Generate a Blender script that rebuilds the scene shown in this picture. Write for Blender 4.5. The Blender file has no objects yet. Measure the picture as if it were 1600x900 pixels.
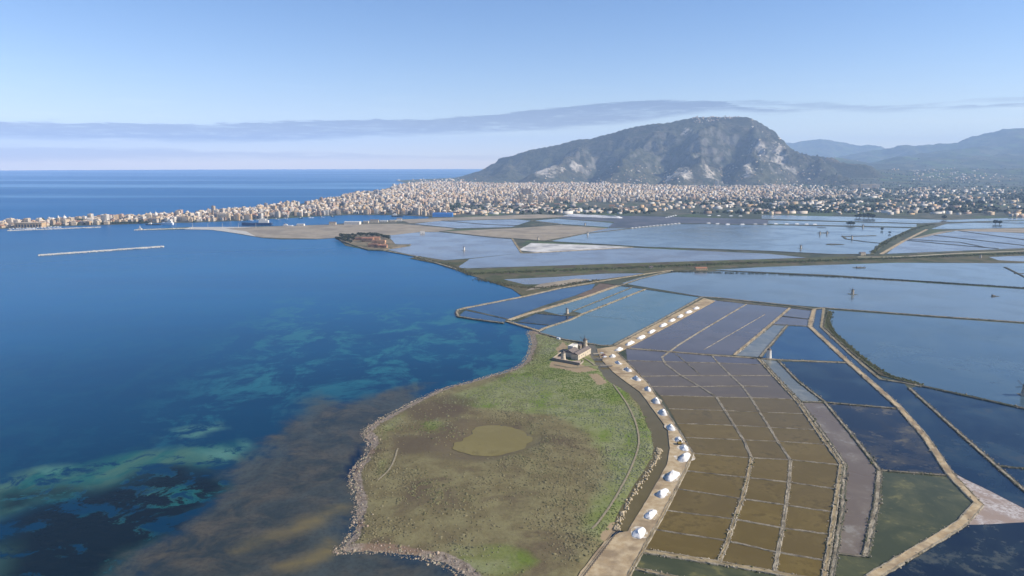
import bpy, bmesh, math, random
import numpy as np
from mathutils import Vector, geometry
R = math.radians
random.seed(7)
rng = np.random.default_rng(7)
scene = bpy.context.scene
COL = scene.collection

# ------------------------------------------------------------------ camera
CAM_H = 200.0
FPX = 1066.0
PITCH = R(10.34)
cam_d = bpy.data.cameras.new('camera'); cam = bpy.data.objects.new('camera', cam_d); COL.objects.link(cam)
cam_d.sensor_width = 36.0; cam_d.lens = FPX / 1600 * 36
cam_d.clip_start = 1.0; cam_d.clip_end = 200000
cam.location = (0, 0, CAM_H); cam.rotation_euler = (R(90) - PITCH, 0, 0)
scene.camera = cam

# ------------------------------------------------------------------ sky, sun, exposure
SUN_EL = R(33); SUN_X, SUN_Y = 1.0, -0.15
SKY_STRENGTH = 0.088
HAZE = 5.4e-5
vs = scene.view_settings
vs.view_transform = 'Standard'; vs.look = 'None'; vs.gamma = 1.0; vs.use_curve_mapping = False
vs.exposure = 0.68
world = bpy.data.worlds.new('World'); scene.world = world; world.use_nodes = True
scene.cycles.use_denoising = True
scene.cycles.max_bounces = 6; scene.cycles.volume_bounces = 1
scene.cycles.diffuse_bounces = 2; scene.cycles.glossy_bounces = 3
scene.cycles.transparent_max_bounces = 8

sun_d = bpy.data.lights.new('sun', 'SUN'); sun = bpy.data.objects.new('sun', sun_d); COL.objects.link(sun)
sun_d.energy = 4.8; sun_d.angle = R(0.5); sun_d.color = (1.0, 0.93, 0.82)
sdir = Vector((SUN_X, SUN_Y, math.hypot(SUN_X, SUN_Y) * math.tan(SUN_EL))).normalized()
sun.rotation_euler = sdir.to_track_quat('Z', 'Y').to_euler()
sun.location = (0, 0, 3000)


# ------------------------------------------------------------------ pixel <-> map helpers
def ray(px, py):
    u = (px - 800) / FPX; v = (450 - py) / FPX
    return (u, math.cos(PITCH) + v * math.sin(PITCH), -math.sin(PITCH) + v * math.cos(PITCH))
def G(px, py, z=0.0):                      # where that spot of the map lies on level ground
    d = ray(px, py); t = (z - CAM_H) / d[2]
    return (d[0] * t, d[1] * t)
def GL(pts, z=0.0): return [G(x, y, z) for x, y in pts]
def AT(px, py, dist):                      # a point at a known distance north
    d = ray(px, py); t = dist / d[1]
    return (d[0] * t, dist, CAM_H + d[2] * t)
def TOPX(x, y, z):
    fy = math.cos(PITCH); fz = -math.sin(PITCH)
    dz = z - CAM_H
    dep = y * fy + dz * fz; up = y * math.sin(PITCH) + dz * math.cos(PITCH)
    return 800 + FPX * x / dep, 450 - FPX * up / dep

# ------------------------------------------------------------------ numpy noise
def _h(ix, iy, s):
    with np.errstate(over='ignore'):
        h = (ix.astype(np.int64) * 374761393 + iy.astype(np.int64) * 668265263 + s * 974711) & 0xffffffff
        h = ((h ^ (h >> 13)) * 1274126177) & 0xffffffff
        h = (h ^ (h >> 16)) & 0xffffffff
    return h / 4294967295.0
def vnoise(x, y, s=0):
    x = np.asarray(x, float); y = np.asarray(y, float)
    ix = np.floor(x); iy = np.floor(y); fx = x - ix; fy = y - iy
    fx = fx * fx * (3 - 2 * fx); fy = fy * fy * (3 - 2 * fy)
    a = _h(ix, iy, s); b = _h(ix + 1, iy, s); c = _h(ix, iy + 1, s); d = _h(ix + 1, iy + 1, s)
    return (a + (b - a) * fx) * (1 - fy) + (c + (d - c) * fx) * fy
def fbm(x, y, s=0, o=5, gain=0.5, ridged=False):
    t = 0; a = 1; n = 0
    for k in range(o):
        v = vnoise(np.asarray(x) * 2 ** k, np.asarray(y) * 2 ** k, s + k * 17)
        if ridged: v = 1 - np.abs(2 * v - 1)
        t = t + a * v; n += a; a *= gain
    return t / n
def seg_dist(X, Y, poly, closed=True):
    d = np.full(X.shape, 1e12); pts = list(poly)
    if closed: pts = pts + [pts[0]]
    for (ax, ay), (bx, by) in zip(pts[:-1], pts[1:]):
        vx, vy = bx - ax, by - ay; L = vx * vx + vy * vy + 1e-9
        t = np.clip(((X - ax) * vx + (Y - ay) * vy) / L, 0, 1)
        d = np.minimum(d, (X - ax - t * vx) ** 2 + (Y - ay - t * vy) ** 2)
    return np.sqrt(d)
def inside(X, Y, poly):
    c = np.zeros(X.shape, bool); n = len(poly)
    for i in range(n):
        ax, ay = poly[i]; bx, by = poly[(i + 1) % n]
        if ay == by: continue
        m = ((ay > Y) != (by > Y)) & (X < (bx - ax) * (Y - ay) / (by - ay) + ax)
        c ^= m
    return c
def sdist(X, Y, poly):                     # positive inside
    d = seg_dist(X, Y, poly); return np.where(inside(X, Y, poly), d, -d)
def sstep(a, b, x):
    t = np.clip((x - a) / (b - a), 0, 1); return t * t * (3 - 2 * t)
def rough(pts, step=4.0, amp=1.0, seed=0, closed=True, freq=0.12):
    out = []; n = len(pts); m = n if closed else n - 1
    for i in range(m):
        a = Vector(pts[i]); b = Vector(pts[(i + 1) % n]); L = (b - a).length
        k = max(1, int(L / step)); nn = Vector((-(b - a).y, (b - a).x)); nn = nn / (nn.length + 1e-9)
        for j in range(k):
            p = a + (b - a) * (j / k)
            o = (float(fbm(np.array([p.x * freq]), np.array([p.y * freq]), seed, 4)[0]) - 0.5) * 2 * amp
            out.append((p.x + nn.x * o, p.y + nn.y * o))
    if not closed: out.append(tuple(pts[-1]))
    return out
def smooth_line(pts, it=2, closed=False):
    for _ in range(it):
        q = []
        n = len(pts)
        rngk = range(n) if closed else range(n - 1)
        if not closed: q.append(pts[0])
        for i in rngk:
            a, b = pts[i], pts[(i + 1) % n]
            q.append((a[0] * .75 + b[0] * .25, a[1] * .75 + b[1] * .25)); q.append((a[0] * .25 + b[0] * .75, a[1] * .25 + b[1] * .75))
        if not closed: q.append(pts[-1])
        pts = q
    return pts

# ------------------------------------------------------------------ material helpers
class NT:
    def __init__(s, nt): s.nt = nt; nt.nodes.clear()
    def n(s, t, **k):
        nd = s.nt.nodes.new(t)
        for a, b in k.items():
            if a.startswith('i_'):
                key = a[2:]
                key = int(key) if key.isdigit() else key.replace('_', ' ')
                s.set(nd.inputs[key], b)
            else: setattr(nd, a, b)
        return nd
    def set(s, sock, v):
        if isinstance(v, bpy.types.NodeSocket): s.nt.links.new(v, sock)
        elif isinstance(v, bpy.types.Node): s.nt.links.new(v.outputs[0], sock)
        else:
            if isinstance(v, (tuple, list)) and len(v) == 3 and sock.type == 'RGBA': v = (*v, 1)
            sock.default_value = v
    def pos(s): return s.n('ShaderNodeNewGeometry').outputs['Position']
    def noise(s, scale, detail=4, rough=0.55, vec=None, dist=0.0):
        nd = s.n('ShaderNodeTexNoise'); nd.inputs['Scale'].default_value = scale; nd.inputs['Detail'].default_value = detail
        nd.inputs['Roughness'].default_value = rough; nd.inputs['Distortion'].default_value = dist
        s.set(nd.inputs['Vector'], vec if vec is not None else s.pos()); return nd.outputs['Fac']
    def map(s, v, a, b, c=0.0, d=1.0, smooth=True):
        nd = s.n('ShaderNodeMapRange'); nd.interpolation_type = 'SMOOTHSTEP' if smooth else 'LINEAR'
        s.set(nd.inputs[0], v)
        for i, q in zip((1, 2, 3, 4), (a, b, c, d)): s.set(nd.inputs[i], q)
        return nd.outputs[0]
    def m(s, op, a, b=None, c=None):
        nd = s.n('ShaderNodeMath'); nd.operation = op; s.set(nd.inputs[0], a)
        if b is not None: s.set(nd.inputs[1], b)
        if c is not None: s.set(nd.inputs[2], c)
        return nd.outputs[0]
    def mix(s, f, a, b, mode='MIX'):
        nd = s.n('ShaderNodeMix'); nd.data_type = 'RGBA'; nd.blend_type = mode
        s.set(nd.inputs[0], f); s.set(nd.inputs[6], a); s.set(nd.inputs[7], b); return nd.outputs[2]
    def attr(s, name, out='Fac'): return s.n('ShaderNodeAttribute', attribute_name=name).outputs[out]
    def scalevec(s, v, k):
        nd = s.n('ShaderNodeVectorMath'); nd.operation = 'MULTIPLY'; s.set(nd.inputs[0], v); nd.inputs[1].default_value = k; return nd.outputs[0]
    def bump(s, h, strength=0.3, dist=0.3):
        nd = s.n('ShaderNodeBump'); nd.inputs['Strength'].default_value = strength; nd.inputs['Distance'].default_value = dist
        s.set(nd.inputs['Height'], h); return nd.outputs[0]
    def out(s, col, rough=0.9, spec=0.3, normal=None, ior=None, metal=0.0):
        b = s.n('ShaderNodeBsdfPrincipled'); s.set(b.inputs['Base Color'], col); s.set(b.inputs['Roughness'], rough)
        s.set(b.inputs['Specular IOR Level'], spec); b.inputs['Metallic'].default_value = metal
        if ior: b.inputs['IOR'].default_value = ior
        if normal is not None: s.set(b.inputs['Normal'], normal)
        o = s.n('ShaderNodeOutputMaterial'); s.nt.links.new(b.outputs[0], o.inputs[0]); return b
MATS = {}
def material(name):
    m = bpy.data.materials.new(name); m.use_nodes = True; MATS[name] = m
    return NT(m.node_tree), m
def speckle(name, c1, c2, scale=0.3, rough=0.9, spec=0.25, bump=0.0, big=None, bigscale=0.02, c3=None):
    t, m = material(name)
    f = t.map(t.noise(scale, 6, 0.65), 0.35, 0.65)
    c = t.mix(f, c1, c2)
    if c3 is not None: c = t.mix(t.map(t.noise(bigscale, 4, 0.6), 0.45, 0.62), c, c3)
    n = t.bump(t.noise(scale * 3, 4, 0.7), bump, 0.4) if bump else None
    t.out(c, rough, spec, n); return m

# ------------------------------------------------------------------ mesh helpers
def link(o, parent=None):
    COL.objects.link(o)
    if parent is not None: o.parent = parent
    return o
def mk(name, verts, faces, mats, midx=None, parent=None, attrs=None, smooth=False):
    me = bpy.data.meshes.new(name)
    if isinstance(verts, np.ndarray) and isinstance(faces, np.ndarray):
        k = faces.shape[1]
        me.vertices.add(len(verts)); me.vertices.foreach_set('co', verts.astype(np.float32).ravel())
        me.loops.add(faces.size); me.loops.foreach_set('vertex_index', faces.astype(np.int32).ravel())
        me.polygons.add(len(faces)); me.polygons.foreach_set('loop_start', np.arange(0, faces.size, k, dtype=np.int32))
        me.update(calc_edges=True)
    else:
        me.from_pydata([tuple(v) for v in verts], [], [tuple(f) for f in faces]); me.update()
    if not isinstance(mats, (list, tuple)): mats = [mats]
    for m in mats: me.materials.append(m)
    if midx is not None: me.polygons.foreach_set('material_index', np.asarray(midx, dtype=np.int32))
    if smooth: me.polygons.foreach_set('use_smooth', np.ones(len(me.polygons), bool))
    for k, v in (attrs or {}).items():
        v = np.asarray(v, dtype=np.float32)
        if v.ndim == 1:
            a = me.attributes.new(k, 'FLOAT', 'POINT'); a.data.foreach_set('value', v)
        else:
            a = me.attributes.new(k, 'FLOAT_COLOR', 'POINT'); a.data.foreach_set('color', np.c_[v, np.ones(len(v))].astype(np.float32).ravel())
    return link(bpy.data.objects.new(name, me), parent)
def tag(o, label=None, cat=None, group=None, kind=None):
    if label: o['label'] = label
    if cat: o['category'] = cat
    if group: o['group'] = group
    if kind: o['kind'] = kind
    return o
def struct(o, label=None): return tag(o, label, None, None, 'structure')
def empty(name, loc, rz=0):
    o = bpy.data.objects.new(name, None); link(o); o.location = loc; o.rotation_euler = (0, 0, rz); o.empty_display_size = 1
    return o
class MB:                                   # collects simple solids into one mesh
    def __init__(s): s.v = []; s.f = []; s.mi = []
    def box(s, cx, cy, z0, sx, sy, sz, rz=0, m=0, taper=1.0):
        b = len(s.v); c, sn = math.cos(rz), math.sin(rz)
        for k, (z, q) in enumerate(((z0, 1), (z0 + sz, taper))):
            for ax, ay in ((-1, -1), (1, -1), (1, 1), (-1, 1)):
                x, y = ax * sx / 2 * q, ay * sy / 2 * q
                s.v.append((cx + x * c - y * sn, cy + x * sn + y * c, z))
        for f in ((3, 2, 1, 0), (4, 5, 6, 7), (0, 1, 5, 4), (1, 2, 6, 5), (2, 3, 7, 6), (3, 0, 4, 7)):
            s.f.append(tuple(b + i for i in f)); s.mi.append(m)
        return s
    def quad(s, a, b, c, d, m=0):
        k = len(s.v); s.v += [a, b, c, d]; s.f.append((k, k + 1, k + 2, k + 3)); s.mi.append(m); return s
    def lathe(s, cx, cy, prof, n=12, m=0, cap=True):
        b = len(s.v)
        for r, z in prof:
            for k in range(n):
                a = 2 * math.pi * k / n; s.v.append((cx + r * math.cos(a), cy + r * math.sin(a), z))
        for i in range(len(prof) - 1):
            for k in range(n):
                k2 = (k + 1) % n
                s.f.append((b + i * n + k, b + i * n + k2, b + (i + 1) * n + k2, b + (i + 1) * n + k)); s.mi.append(m)
        if cap: s.f.append(tuple(b + (len(prof) - 1) * n + k for k in range(n))); s.mi.append(m)
        return s
    def bar(s, p, q, w, m=0):
        p, q = Vector(p), Vector(q); d = (q - p).normalized()
        u = d.cross(Vector((0, 0, 1))); u = u.normalized() if u.length > 1e-3 else Vector((1, 0, 0)); v = d.cross(u)
        b = len(s.v)
        for c in (p, q):
            for e, g in ((-1, -1), (1, -1), (1, 1), (-1, 1)): s.v.append(tuple(c + u * e * w / 2 + v * g * w / 2))
        for f in ((0, 1, 2, 3), (7, 6, 5, 4), (0, 4, 5, 1), (1, 5, 6, 2), (2, 6, 7, 3), (3, 7, 4, 0)):
            s.f.append(tuple(b + i for i in f)); s.mi.append(m)
        return s
    def gable(s, cx, cy, z0, sx, sy, h, rz=0, m=0, over=0.3):      # pitched roof, ridge along x
        b = len(s.v); c, sn = math.cos(rz), math.sin(rz)
        hx, hy = sx / 2 + over, sy / 2 + over
        for x, y, z in ((-hx, -hy, 0), (hx, -hy, 0), (hx, hy, 0), (-hx, hy, 0), (-hx, 0, h), (hx, 0, h)):
            s.v.append((cx + x * c - y * sn, cy + x * sn + y * c, z0 + z))
        for f in ((0, 1, 5, 4), (2, 3, 4, 5), (1, 2, 5), (3, 0, 4), (3, 2, 1, 0)):
            s.f.append(tuple(b + i for i in f)); s.mi.append(m)
        return s
    def build(s, name, mats, parent=None, smooth=False): return mk(name, s.v, s.f, mats, s.mi, parent, smooth=smooth)
def sheet(name, pts, z, mat, skirt=0.0, parent=None, attrs=None):
    n = len(pts)
    a = sum(pts[i][0] * pts[(i + 1) % n][1] - pts[(i + 1) % n][0] * pts[i][1] for i in range(n))
    if a < 0: pts = pts[::-1]
    tri = geometry.tessellate_polygon([[Vector((x, y, 0)) for x, y in pts]])
    v = [(x, y, z) for x, y in pts]; f = []
    for t in tri:
        p = [pts[i] for i in t]
        cr = (p[1][0] - p[0][0]) * (p[2][1] - p[0][1]) - (p[2][0] - p[0][0]) * (p[1][1] - p[0][1])
        f.append(tuple(t) if cr > 0 else tuple(t)[::-1])
    if skirt:
        v += [(x, y, z - skirt) for x, y in pts]
        f += [(i, n + i, n + (i + 1) % n, (i + 1) % n) for i in range(n)]
    return mk(name, v, f, mat, parent=parent, attrs=attrs)

# ------------------------------------------------------------------ world: sky with its cloud bands
t = NT(world.node_tree)
sky = t.n('ShaderNodeTexSky'); sky.sky_type = 'NISHITA'; sky.sun_disc = False
sky.sun_elevation = SUN_EL; sky.sun_rotation = math.atan2(SUN_X, SUN_Y)
sky.altitude = 200; sky.air_density = 1.0; sky.dust_density = 0.0; sky.ozone_density = 2.0
tc = t.n('ShaderNodeTexCoord').outputs['Generated']
sx = t.n('ShaderNodeSeparateXYZ'); t.set(sx.inputs[0], tc)
az = t.m('ARCTAN2', sx.outputs[0], sx.outputs[1])
hyp = t.m('SQRT', t.m('ADD', t.m('MULTIPLY', sx.outputs[0], sx.outputs[0]), t.m('MULTIPLY', sx.outputs[1], sx.outputs[1])))
el = t.m('DIVIDE', sx.outputs[2], t.m('ADD', hyp, 0.001))
azn = t.map(az, -0.8, 0.8, 0, 1, smooth=False)
def azel(px, py):
    d = ray(px, py); return math.atan2(d[0], d[1]), d[2] / math.hypot(d[0], d[1])
def curve(pts):                             # elevation of a cloud edge along the horizon
    nd = t.n('ShaderNodeFloatCurve'); c = nd.mapping.curves[0]
    q = sorted(((azel(*p)[0] + 0.8) / 1.6, azel(*p)[1] * 5) for p in pts)
    c.points[0].location = (0.0, q[0][1]); c.points[1].location = (1.0, q[-1][1])
    for x, y in q: c.points.new(x, y)
    for p in c.points: p.handle_type = 'AUTO'
    nd.mapping.use_clip = False; nd.mapping.update(); t.set(nd.inputs['Value'], azn)
    return t.m('DIVIDE', nd.outputs[0], 5.0)
cv = t.n('ShaderNodeCombineXYZ'); t.set(cv.inputs[0], t.m('MULTIPLY', az, 9.0)); t.set(cv.inputs[1], t.m('MULTIPLY', el, 110.0))
cvec = cv.outputs[0]
cn = t.noise(1.0, 6, 0.6, cvec, 0.4)
cn2 = t.noise(3.1, 8, 0.68, cvec, 0.5)
wig = t.m('ADD', t.m('MULTIPLY', t.m('SUBTRACT', cn, 0.5), 0.014), t.m('MULTIPLY', t.m('SUBTRACT', cn2, 0.5), 0.011))
def band(top, bot, soft_t, soft_b):
    a = t.map(t.m('SUBTRACT', t.m('ADD', curve(top), wig), el), -soft_t, soft_t)
    b = t.map(t.m('SUBTRACT', el, t.m('ADD', curve(bot), wig)), -soft_b, soft_b)
    return t.m('MULTIPLY', a, b)
b1 = band([(0, 189), (300, 192), (600, 187), (760, 181), (850, 172), (940, 162), (1060, 156), (1120, 158), (1180, 170), (1280, 172), (1600, 162)],
          [(0, 214), (250, 220), (450, 219), (560, 214), (700, 208), (850, 202), (960, 193), (1060, 180), (1130, 172), (1190, 176), (1290, 172), (1600, 166)], 0.0013, 0.004)
b2 = band([(0, 229), (200, 232), (350, 237), (600, 243), (800, 244), (1600, 238)], [(0, 251), (200, 249), (350, 246), (600, 247), (800, 247), (1600, 243)], 0.003, 0.006)
b3 = band([(0, 196), (1160, 158), (1200, 159), (1300, 161), (1400, 166), (1560, 153), (1600, 152)], [(0, 190), (1170, 164), (1250, 169), (1330, 173), (1420, 172), (1500, 158), (1600, 156)], 0.002, 0.004)
b3 = t.m('MULTIPLY', b3, t.map(az, 0.25, 0.33))
hi = t.m('MULTIPLY', t.m('MULTIPLY', t.map(cn, 0.5, 0.75), t.map(el, 0.0, 0.03)), t.map(el, 0.16, 0.06))
breaks = t.map(t.m('ADD', t.m('MULTIPLY', cn2, .6), t.m('MULTIPLY', cn, .4)), 0.34, 0.52, 0.35, 1.0)
mk1 = t.m('MULTIPLY', t.m('MAXIMUM', b1, t.m('MULTIPLY', b3, 0.6)), breaks)
hs = t.n('ShaderNodeHueSaturation'); hs.inputs['Saturation'].default_value = 1.22; t.set(hs.inputs['Color'], sky.outputs[0])
skyc = t.mix(1.0, hs.outputs[0], (1.08, 0.96, 1.07), 'MULTIPLY')
lowveil = t.m('MULTIPLY', t.map(el, 0.085, 0.0), 0.75)
c = t.mix(lowveil, skyc, t.mix(1.0, skyc, (1.14, 1.22, 1.30), 'MULTIPLY'))
c = t.mix(t.m('MULTIPLY', hi, 0.35), c, t.mix(1.0, skyc, (1.22, 1.14, 1.06), 'MULTIPLY'))
c = t.mix(t.m('MULTIPLY', mk1, 0.95), c, t.mix(1.0, skyc, (0.47, 0.47, 0.58), 'MULTIPLY'))
c = t.mix(t.m('MULTIPLY', b2, 0.7), c, t.mix(1.0, skyc, (0.64, 0.66, 0.77), 'MULTIPLY'))
bg = t.n('ShaderNodeBackground'); t.set(bg.inputs[0], c); bg.inputs[1].default_value = SKY_STRENGTH
wo = t.n('ShaderNodeOutputWorld'); world.node_tree.links.new(bg.outputs[0], wo.inputs[0])

# ================================================================== THE LARGE STRUCTURE
# ------------------------------------------------------------------ traced outlines (photo pixels laid onto the level map)
SHORE = [(845, 521), (840, 517), (822, 517), (829, 532), (827, 550), (817, 567), (795, 579), (762, 587), (742, 594), (689, 607), (644, 628), (594, 654),
         (560, 677), (577, 690), (572, 711), (545, 738), (549, 764), (557, 787), (549, 832), (534, 851), (515, 866), (576, 862), (625, 866), (678, 877), (712, 893), (760, 930), (830, 965)]
CANAL_L = [(919, 539), (932, 560), (942, 575), (952, 592), (975, 606), (997, 620), (1012, 645), (1028, 681), (1033, 703), (1027, 723), (992, 778), (967, 830)]
CANAL_R = [(926, 539), (938, 560), (957, 580), (978, 597), (1000, 612), (1013, 630), (1043, 670), (1047, 700), (1042, 727), (1012, 778), (981, 830)]
MEADOW = SHORE + [(880, 960), (915, 903), (950, 852), (967, 832)] + CANAL_L[::-1] + [(905, 535), (880, 531)]
POND = [(700, 702), (734, 681), (742, 670), (765, 665), (802, 668), (825, 677), (834, 685), (825, 698), (787, 711), (757, 715), (727, 711)]
LAND = [(880, 1010), (960, 850), (974, 830), (1037, 703), (1008, 628), (985, 606), (938, 572), (922, 539), (845, 520), (792, 503), (742, 500.5), (715, 496), (714, 485), (727, 482), (817, 464.5),
        (800, 452), (750, 435), (737, 431), (712, 422), (680, 412), (650, 402), (605, 393), (575, 391), (540, 384), (525, 372), (495, 374), (440, 374),
        (410, 372), (380, 367), (350, 362), (330, 359.5), (295, 358.5), (211, 360), (211, 358.6), (295, 355), (345, 355), (400, 354), (450, 353), (512, 351), (540, 349), (625, 343), (667, 341.5), (672, 339),
        (625, 336.5), (550, 336), (500, 338), (450, 341), (400, 343), (375, 345), (300, 348), (232, 349), (157, 352), (75, 354), (0, 358), (-70, 361),
        (-90, 350), (0, 347), (100, 343), (225, 338), (300, 333), (400, 325), (475, 318), (500, 313), (530, 308), (550, 302), (595, 299), (612, 292), (637, 287), (618, 282), (715, 277.5), (760, 273),
        (1000, 268), (2300, 268), (2300, 1010)]

# ------------------------------------------------------------------ sea
t, M_sea = material('sea_water')
pos = t.pos()
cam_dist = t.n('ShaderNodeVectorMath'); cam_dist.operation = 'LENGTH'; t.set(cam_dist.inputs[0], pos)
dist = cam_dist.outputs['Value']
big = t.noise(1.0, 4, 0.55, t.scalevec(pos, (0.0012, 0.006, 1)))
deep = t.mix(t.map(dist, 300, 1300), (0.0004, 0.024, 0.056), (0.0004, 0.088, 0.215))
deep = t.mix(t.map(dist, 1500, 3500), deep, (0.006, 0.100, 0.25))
deep = t.mix(t.m('MULTIPLY', t.map(big, 0.35, 0.7), 0.45), deep, t.mix(1.0, deep, (0.6, 0.68, 0.78), 'MULTIPLY'))
blot = t.noise(0.018, 7, 0.68, t.scalevec(pos, (1, 0.6, 1)), 0.8)
blot2 = t.noise(0.05, 7, 0.7, t.scalevec(pos, (0.8, 1, 1)), 0.5)
fine = t.noise(0.35, 5, 0.7)
# sandy patches under a few metres of water, seagrass, brown shallows
mid = t.m('MULTIPLY', t.attr('mid'), t.map(t.m('ADD', t.m('MULTIPLY', blot, .6), t.m('MULTIPLY', blot2, .4)), 0.47, 0.58))
c = t.mix(t.m('MULTIPLY', mid, 0.7), deep, (0.016, 0.125, 0.155))
turq = t.m('MULTIPLY', t.attr('turq'), t.map(blot2, 0.38, 0.50))
c = t.mix(turq, c, t.mix(t.map(blot, 0.4, 0.6), (0.010, 0.085, 0.085), (0.048, 0.112, 0.088)))
bright = t.m('MULTIPLY', t.attr('sandy'), t.map(blot2, 0.42, 0.52))
c = t.mix(bright, c, (0.065, 0.165, 0.140))
grass = t.m('MULTIPLY', t.attr('weed'), t.map(t.m('ADD', t.m('MULTIPLY', blot2, 0.6), t.m('MULTIPLY', blot, 0.4)), 0.455, 0.49))
c = t.mix(grass, c, (0.003, 0.010, 0.017))
shc = t.mix(t.map(blot2, 0.38, 0.66), (0.030, 0.037, 0.035), (0.082, 0.070, 0.050))
shc = t.mix(t.map(blot, 0.42, 0.68), shc, (0.058, 0.066, 0.060))
shc = t.mix(t.m('MULTIPLY', t.map(fine, 0.45, 0.65), 0.35), shc, (0.022, 0.022, 0.020))
shal = t.map(t.m('ADD', t.attr('shal'), t.m('MULTIPLY', t.m('SUBTRACT', t.m('ADD', t.m('MULTIPLY', blot, .55), t.m('MULTIPLY', blot2, .45)), 0.5), 2.2)), 0.15, 0.95)
c = t.mix(t.m('MULTIPLY', shal, 0.86), c, shc)
c = t.mix(t.m('MULTIPLY', t.attr('bar'), t.map(blot2, 0.2, 0.55)), c, (0.135, 0.108, 0.050))
c = t.mix(t.attr('hole'), c, (0.001, 0.012, 0.035))
slick_sheen = t.noise(1.0, 4, 0.6, t.scalevec(pos, (0.00012, 0.0011, 1)))
slick_sheen = t.m('MULTIPLY', t.map(slick_sheen, 0.46, 0.60), t.map(dist, 3500, 6000))
c = t.mix(t.m('MULTIPLY', slick_sheen, 0.6), c, (0.16, 0.32, 0.50))  # pale sky reflection on calm streaks, painted into the sea colour
wv = t.noise(0.22, 3, 0.6, t.scalevec(pos, (0.5, 1.4, 1)))
wv2 = t.noise(0.06, 3, 0.5, t.scalevec(pos, (0.5, 1.5, 1)))
bmp = t.bump(t.m('ADD', wv, wv2), 0.22, 0.6)
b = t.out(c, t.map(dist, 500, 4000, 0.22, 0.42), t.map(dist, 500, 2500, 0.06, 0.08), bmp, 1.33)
NA, NR = 340, 330
ang = np.linspace(R(-80), R(80), NA); rad = 120 * (25500 / 120) ** (np.linspace(0, 1, NR))
AA, RR = np.meshgrid(ang, rad); X = (RR * np.sin(AA)).ravel(); Y = (RR * np.cos(AA)).ravel()
idx = np.arange(NA * NR).reshape(NR, NA)
F = np.stack([idx[:-1, :-1].ravel(), idx[:-1, 1:].ravel(), idx[1:, 1:].ravel(), idx[1:, :-1].ravel()], 1)[:, ::-1]
near = (Y < 1800) & (X > -1400) & (X < 500)
nx = X[near] + (fbm(X[near] * .02, Y[near] * .02, 3, 4) - .5) * 60; ny = Y[near] + (fbm(X[near] * .02, Y[near] * .02, 9, 4) - .5) * 60
def mask(polys, soft):
    o = np.zeros(len(X)); v = np.zeros(len(nx))
    for p in polys: v = np.maximum(v, sstep(-soft, soft, sdist(nx, ny, GL(p))))
    o[near] = v; return o
A = {}
A['shal'] = mask([[(690, 600), (640, 612), (560, 628), (490, 622), (445, 648), (405, 690), (370, 730), (340, 775), (270, 825), (205, 880), (170, 960), (900, 1000), (700, 870), (600, 840), (600, 700), (620, 660)]], 26)
A['mid'] = np.maximum(mask([[(430, 470), (600, 480), (760, 490), (830, 540), (800, 585), (650, 612), (480, 625), (390, 640), (300, 690), (250, 660), (330, 590)]], 70), 0.12 * near)
A['turq'] = mask([[(-40, 765), (108, 729), (235, 702), (303, 694), (372, 692), (390, 705), (274, 728), (186, 752), (98, 786), (-40, 820)], [(-40, 880), (30, 840), (98, 812), (161, 818), (215, 845), (190, 910), (-40, 960)], [(150, 780), (230, 745), (330, 735), (360, 750), (240, 800)]], 10)
A['sandy'] = mask([[(335, 700), (385, 692), (380, 706), (345, 712)], [(150, 788), (215, 757), (220, 770), (160, 792)], [(100, 735), (155, 715), (150, 726), (105, 742)], [(262, 672), (310, 664), (310, 680), (270, 681)]], 7)
A['weed'] = mask([[(-30, 828), (88, 783), (196, 748), (274, 726), (352, 717), (356, 753), (274, 815), (215, 860), (166, 960), (-30, 960)], [(0, 775), (80, 770), (85, 785), (0, 800)]], 12)
A['bar'] = mask([[(375, 836), (440, 815), (538, 786), (560, 797), (450, 830)], [(425, 905), (500, 855), (555, 825), (560, 850), (470, 905)]], 9)
A['hole'] = mask([[(543, 706), (574, 687), (570, 719), (545, 741), (537, 735)]], 3)
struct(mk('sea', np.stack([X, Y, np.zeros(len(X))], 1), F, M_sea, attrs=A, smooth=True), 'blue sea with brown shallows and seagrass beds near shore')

# ------------------------------------------------------------------ land sheet
t, M_land = material('plain_earth')
pos = t.pos()
vor = t.n('ShaderNodeTexVoronoi'); vor.inputs['Scale'].default_value = 1.0; t.set(vor.inputs['Vector'], t.scalevec(pos, (0.006, 0.0035, 0)))
fcol = t.n('ShaderNodeSeparateColor'); t.set(fcol.inputs[0], vor.outputs['Color'])
c = t.mix(fcol.outputs[0], (0.050, 0.062, 0.035), (0.115, 0.105, 0.070))
c = t.mix(t.map(fcol.outputs[1], 0.6, 0.9), c, (0.065, 0.095, 0.032))
c = t.mix(t.map(t.noise(0.02, 6, 0.7), 0.45, 0.6), c, (0.035, 0.048, 0.030))
c = t.mix(t.map(t.noise(0.12, 5, 0.7), 0.5, 0.7), c, (0.095, 0.082, 0.058))
t.out(c, 0.95, 0.15)
landpts = rough(GL(LAND), 25, 2.5, 5)
struct(sheet('ground', landpts, 0.5, M_land, 1.5), 'flat coastal plain with fields behind the town')

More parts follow.
